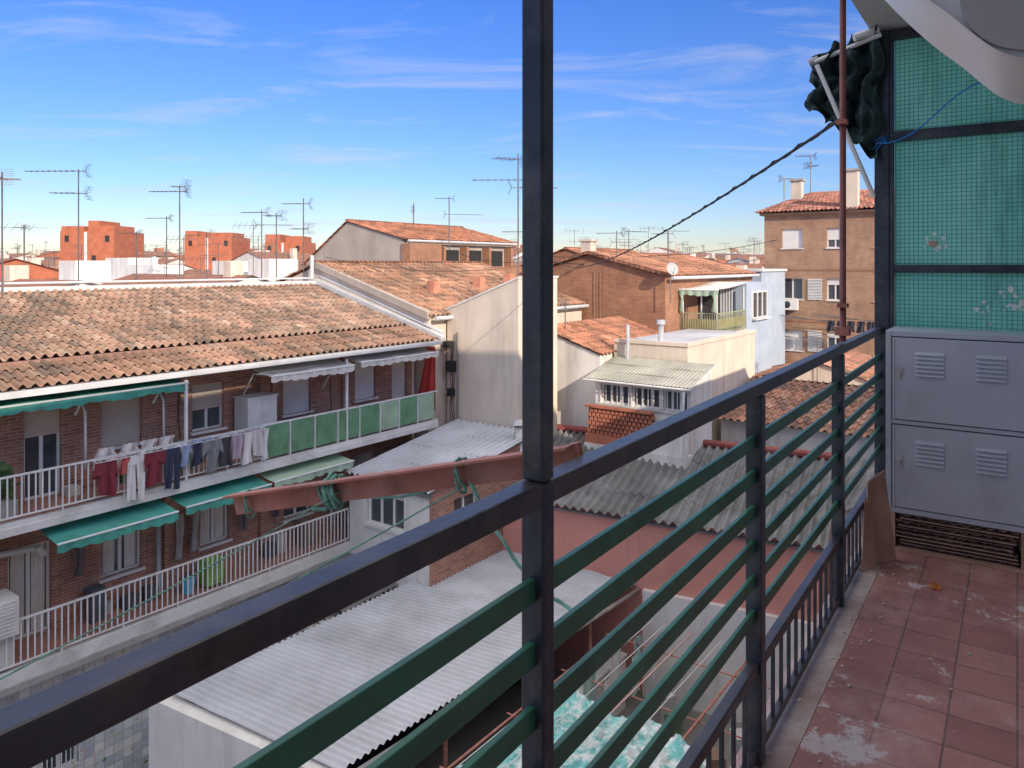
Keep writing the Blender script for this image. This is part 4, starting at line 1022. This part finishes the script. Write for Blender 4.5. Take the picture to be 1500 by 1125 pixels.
def div(o):
    d=nt.nodes.new('ShaderNodeMath'); d.operation='DIVIDE'; nt.links.new(o,d.inputs[0]); nt.links.new(ad.outputs[0],d.inputs[1]); return d.outputs[0]
cx=nt.nodes.new('ShaderNodeCombineXYZ'); nt.links.new(div(sx.outputs['X']),cx.inputs[0]); nt.links.new(div(sx.outputs['Y']),cx.inputs[1])
mp=nt.nodes.new('ShaderNodeMapping'); mp.inputs['Scale'].default_value=(.55,1.5,1); mp.inputs['Rotation'].default_value=(0,0,.4); nt.links.new(cx.outputs[0],mp.inputs['Vector'])
cn=nt.nodes.new('ShaderNodeTexNoise'); cn.inputs['Scale'].default_value=1.7; cn.inputs['Detail'].default_value=9; cn.inputs['Roughness'].default_value=.62; cn.inputs['Distortion'].default_value=.6
nt.links.new(mp.outputs[0],cn.inputs['Vector'])
cr=nt.nodes.new('ShaderNodeValToRGB'); cr.color_ramp.elements[0].position=.51; cr.color_ramp.elements[1].position=.82; cr.color_ramp.elements[1].color=(.75,.75,.75,1)
nt.links.new(cn.outputs['Fac'],cr.inputs['Fac'])
hs=nt.nodes.new('ShaderNodeHueSaturation'); hs.inputs['Saturation'].default_value=1.1; hs.inputs['Value'].default_value=1.3; nt.links.new(sk.outputs[0],hs.inputs['Color'])
# clearer, deeper blue low in the sky opposite the sun; bright overhead haze, out of frame, added to lift the shade
tr_=nt.nodes.new('ShaderNodeValToRGB'); tr_.color_ramp.elements[0].position=0; tr_.color_ramp.elements[0].color=(.62,.56,.60,1)
tr_.color_ramp.elements[1].position=.34; tr_.color_ramp.elements[1].color=(.38,.56,.98,1)
e_=tr_.color_ramp.elements.new(.10); e_.color=(.52,.58,.76,1)
nt.links.new(sx.outputs['Z'],tr_.inputs['Fac'])
mu=nt.nodes.new('ShaderNodeMix'); mu.data_type='RGBA'; mu.blend_type='MULTIPLY'; mu.inputs[0].default_value=1
nt.links.new(hs.outputs[0],mu.inputs[6]); nt.links.new(tr_.outputs[0],mu.inputs[7])
mx=nt.nodes.new('ShaderNodeMix'); mx.data_type='RGBA'; nt.links.new(cr.outputs['Color'],mx.inputs[0]); nt.links.new(mu.outputs[2],mx.inputs[6]); mx.inputs[7].default_value=(4.6,4.7,5.2,1)
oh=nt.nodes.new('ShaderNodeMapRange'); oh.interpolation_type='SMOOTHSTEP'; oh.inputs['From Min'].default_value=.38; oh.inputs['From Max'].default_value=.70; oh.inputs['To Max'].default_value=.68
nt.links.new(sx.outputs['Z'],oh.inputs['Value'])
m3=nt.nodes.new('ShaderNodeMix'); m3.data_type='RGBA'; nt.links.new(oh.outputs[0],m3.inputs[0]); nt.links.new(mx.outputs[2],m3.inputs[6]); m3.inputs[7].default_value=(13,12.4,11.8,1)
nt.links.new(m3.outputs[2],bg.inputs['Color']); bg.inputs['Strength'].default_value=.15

cam=bpy.data.cameras.new('camera'); co=bpy.data.objects.new('camera',cam); sc.collection.objects.link(co)
co.location=(0,0,ZO); co.rotation_euler=(math.radians(90),0,0)
cam.sensor_width=36; cam.lens=26.4; cam.shift_y=-(562.5-388)/1500; cam.clip_start=.05; cam.clip_end=5000
sc.camera=co
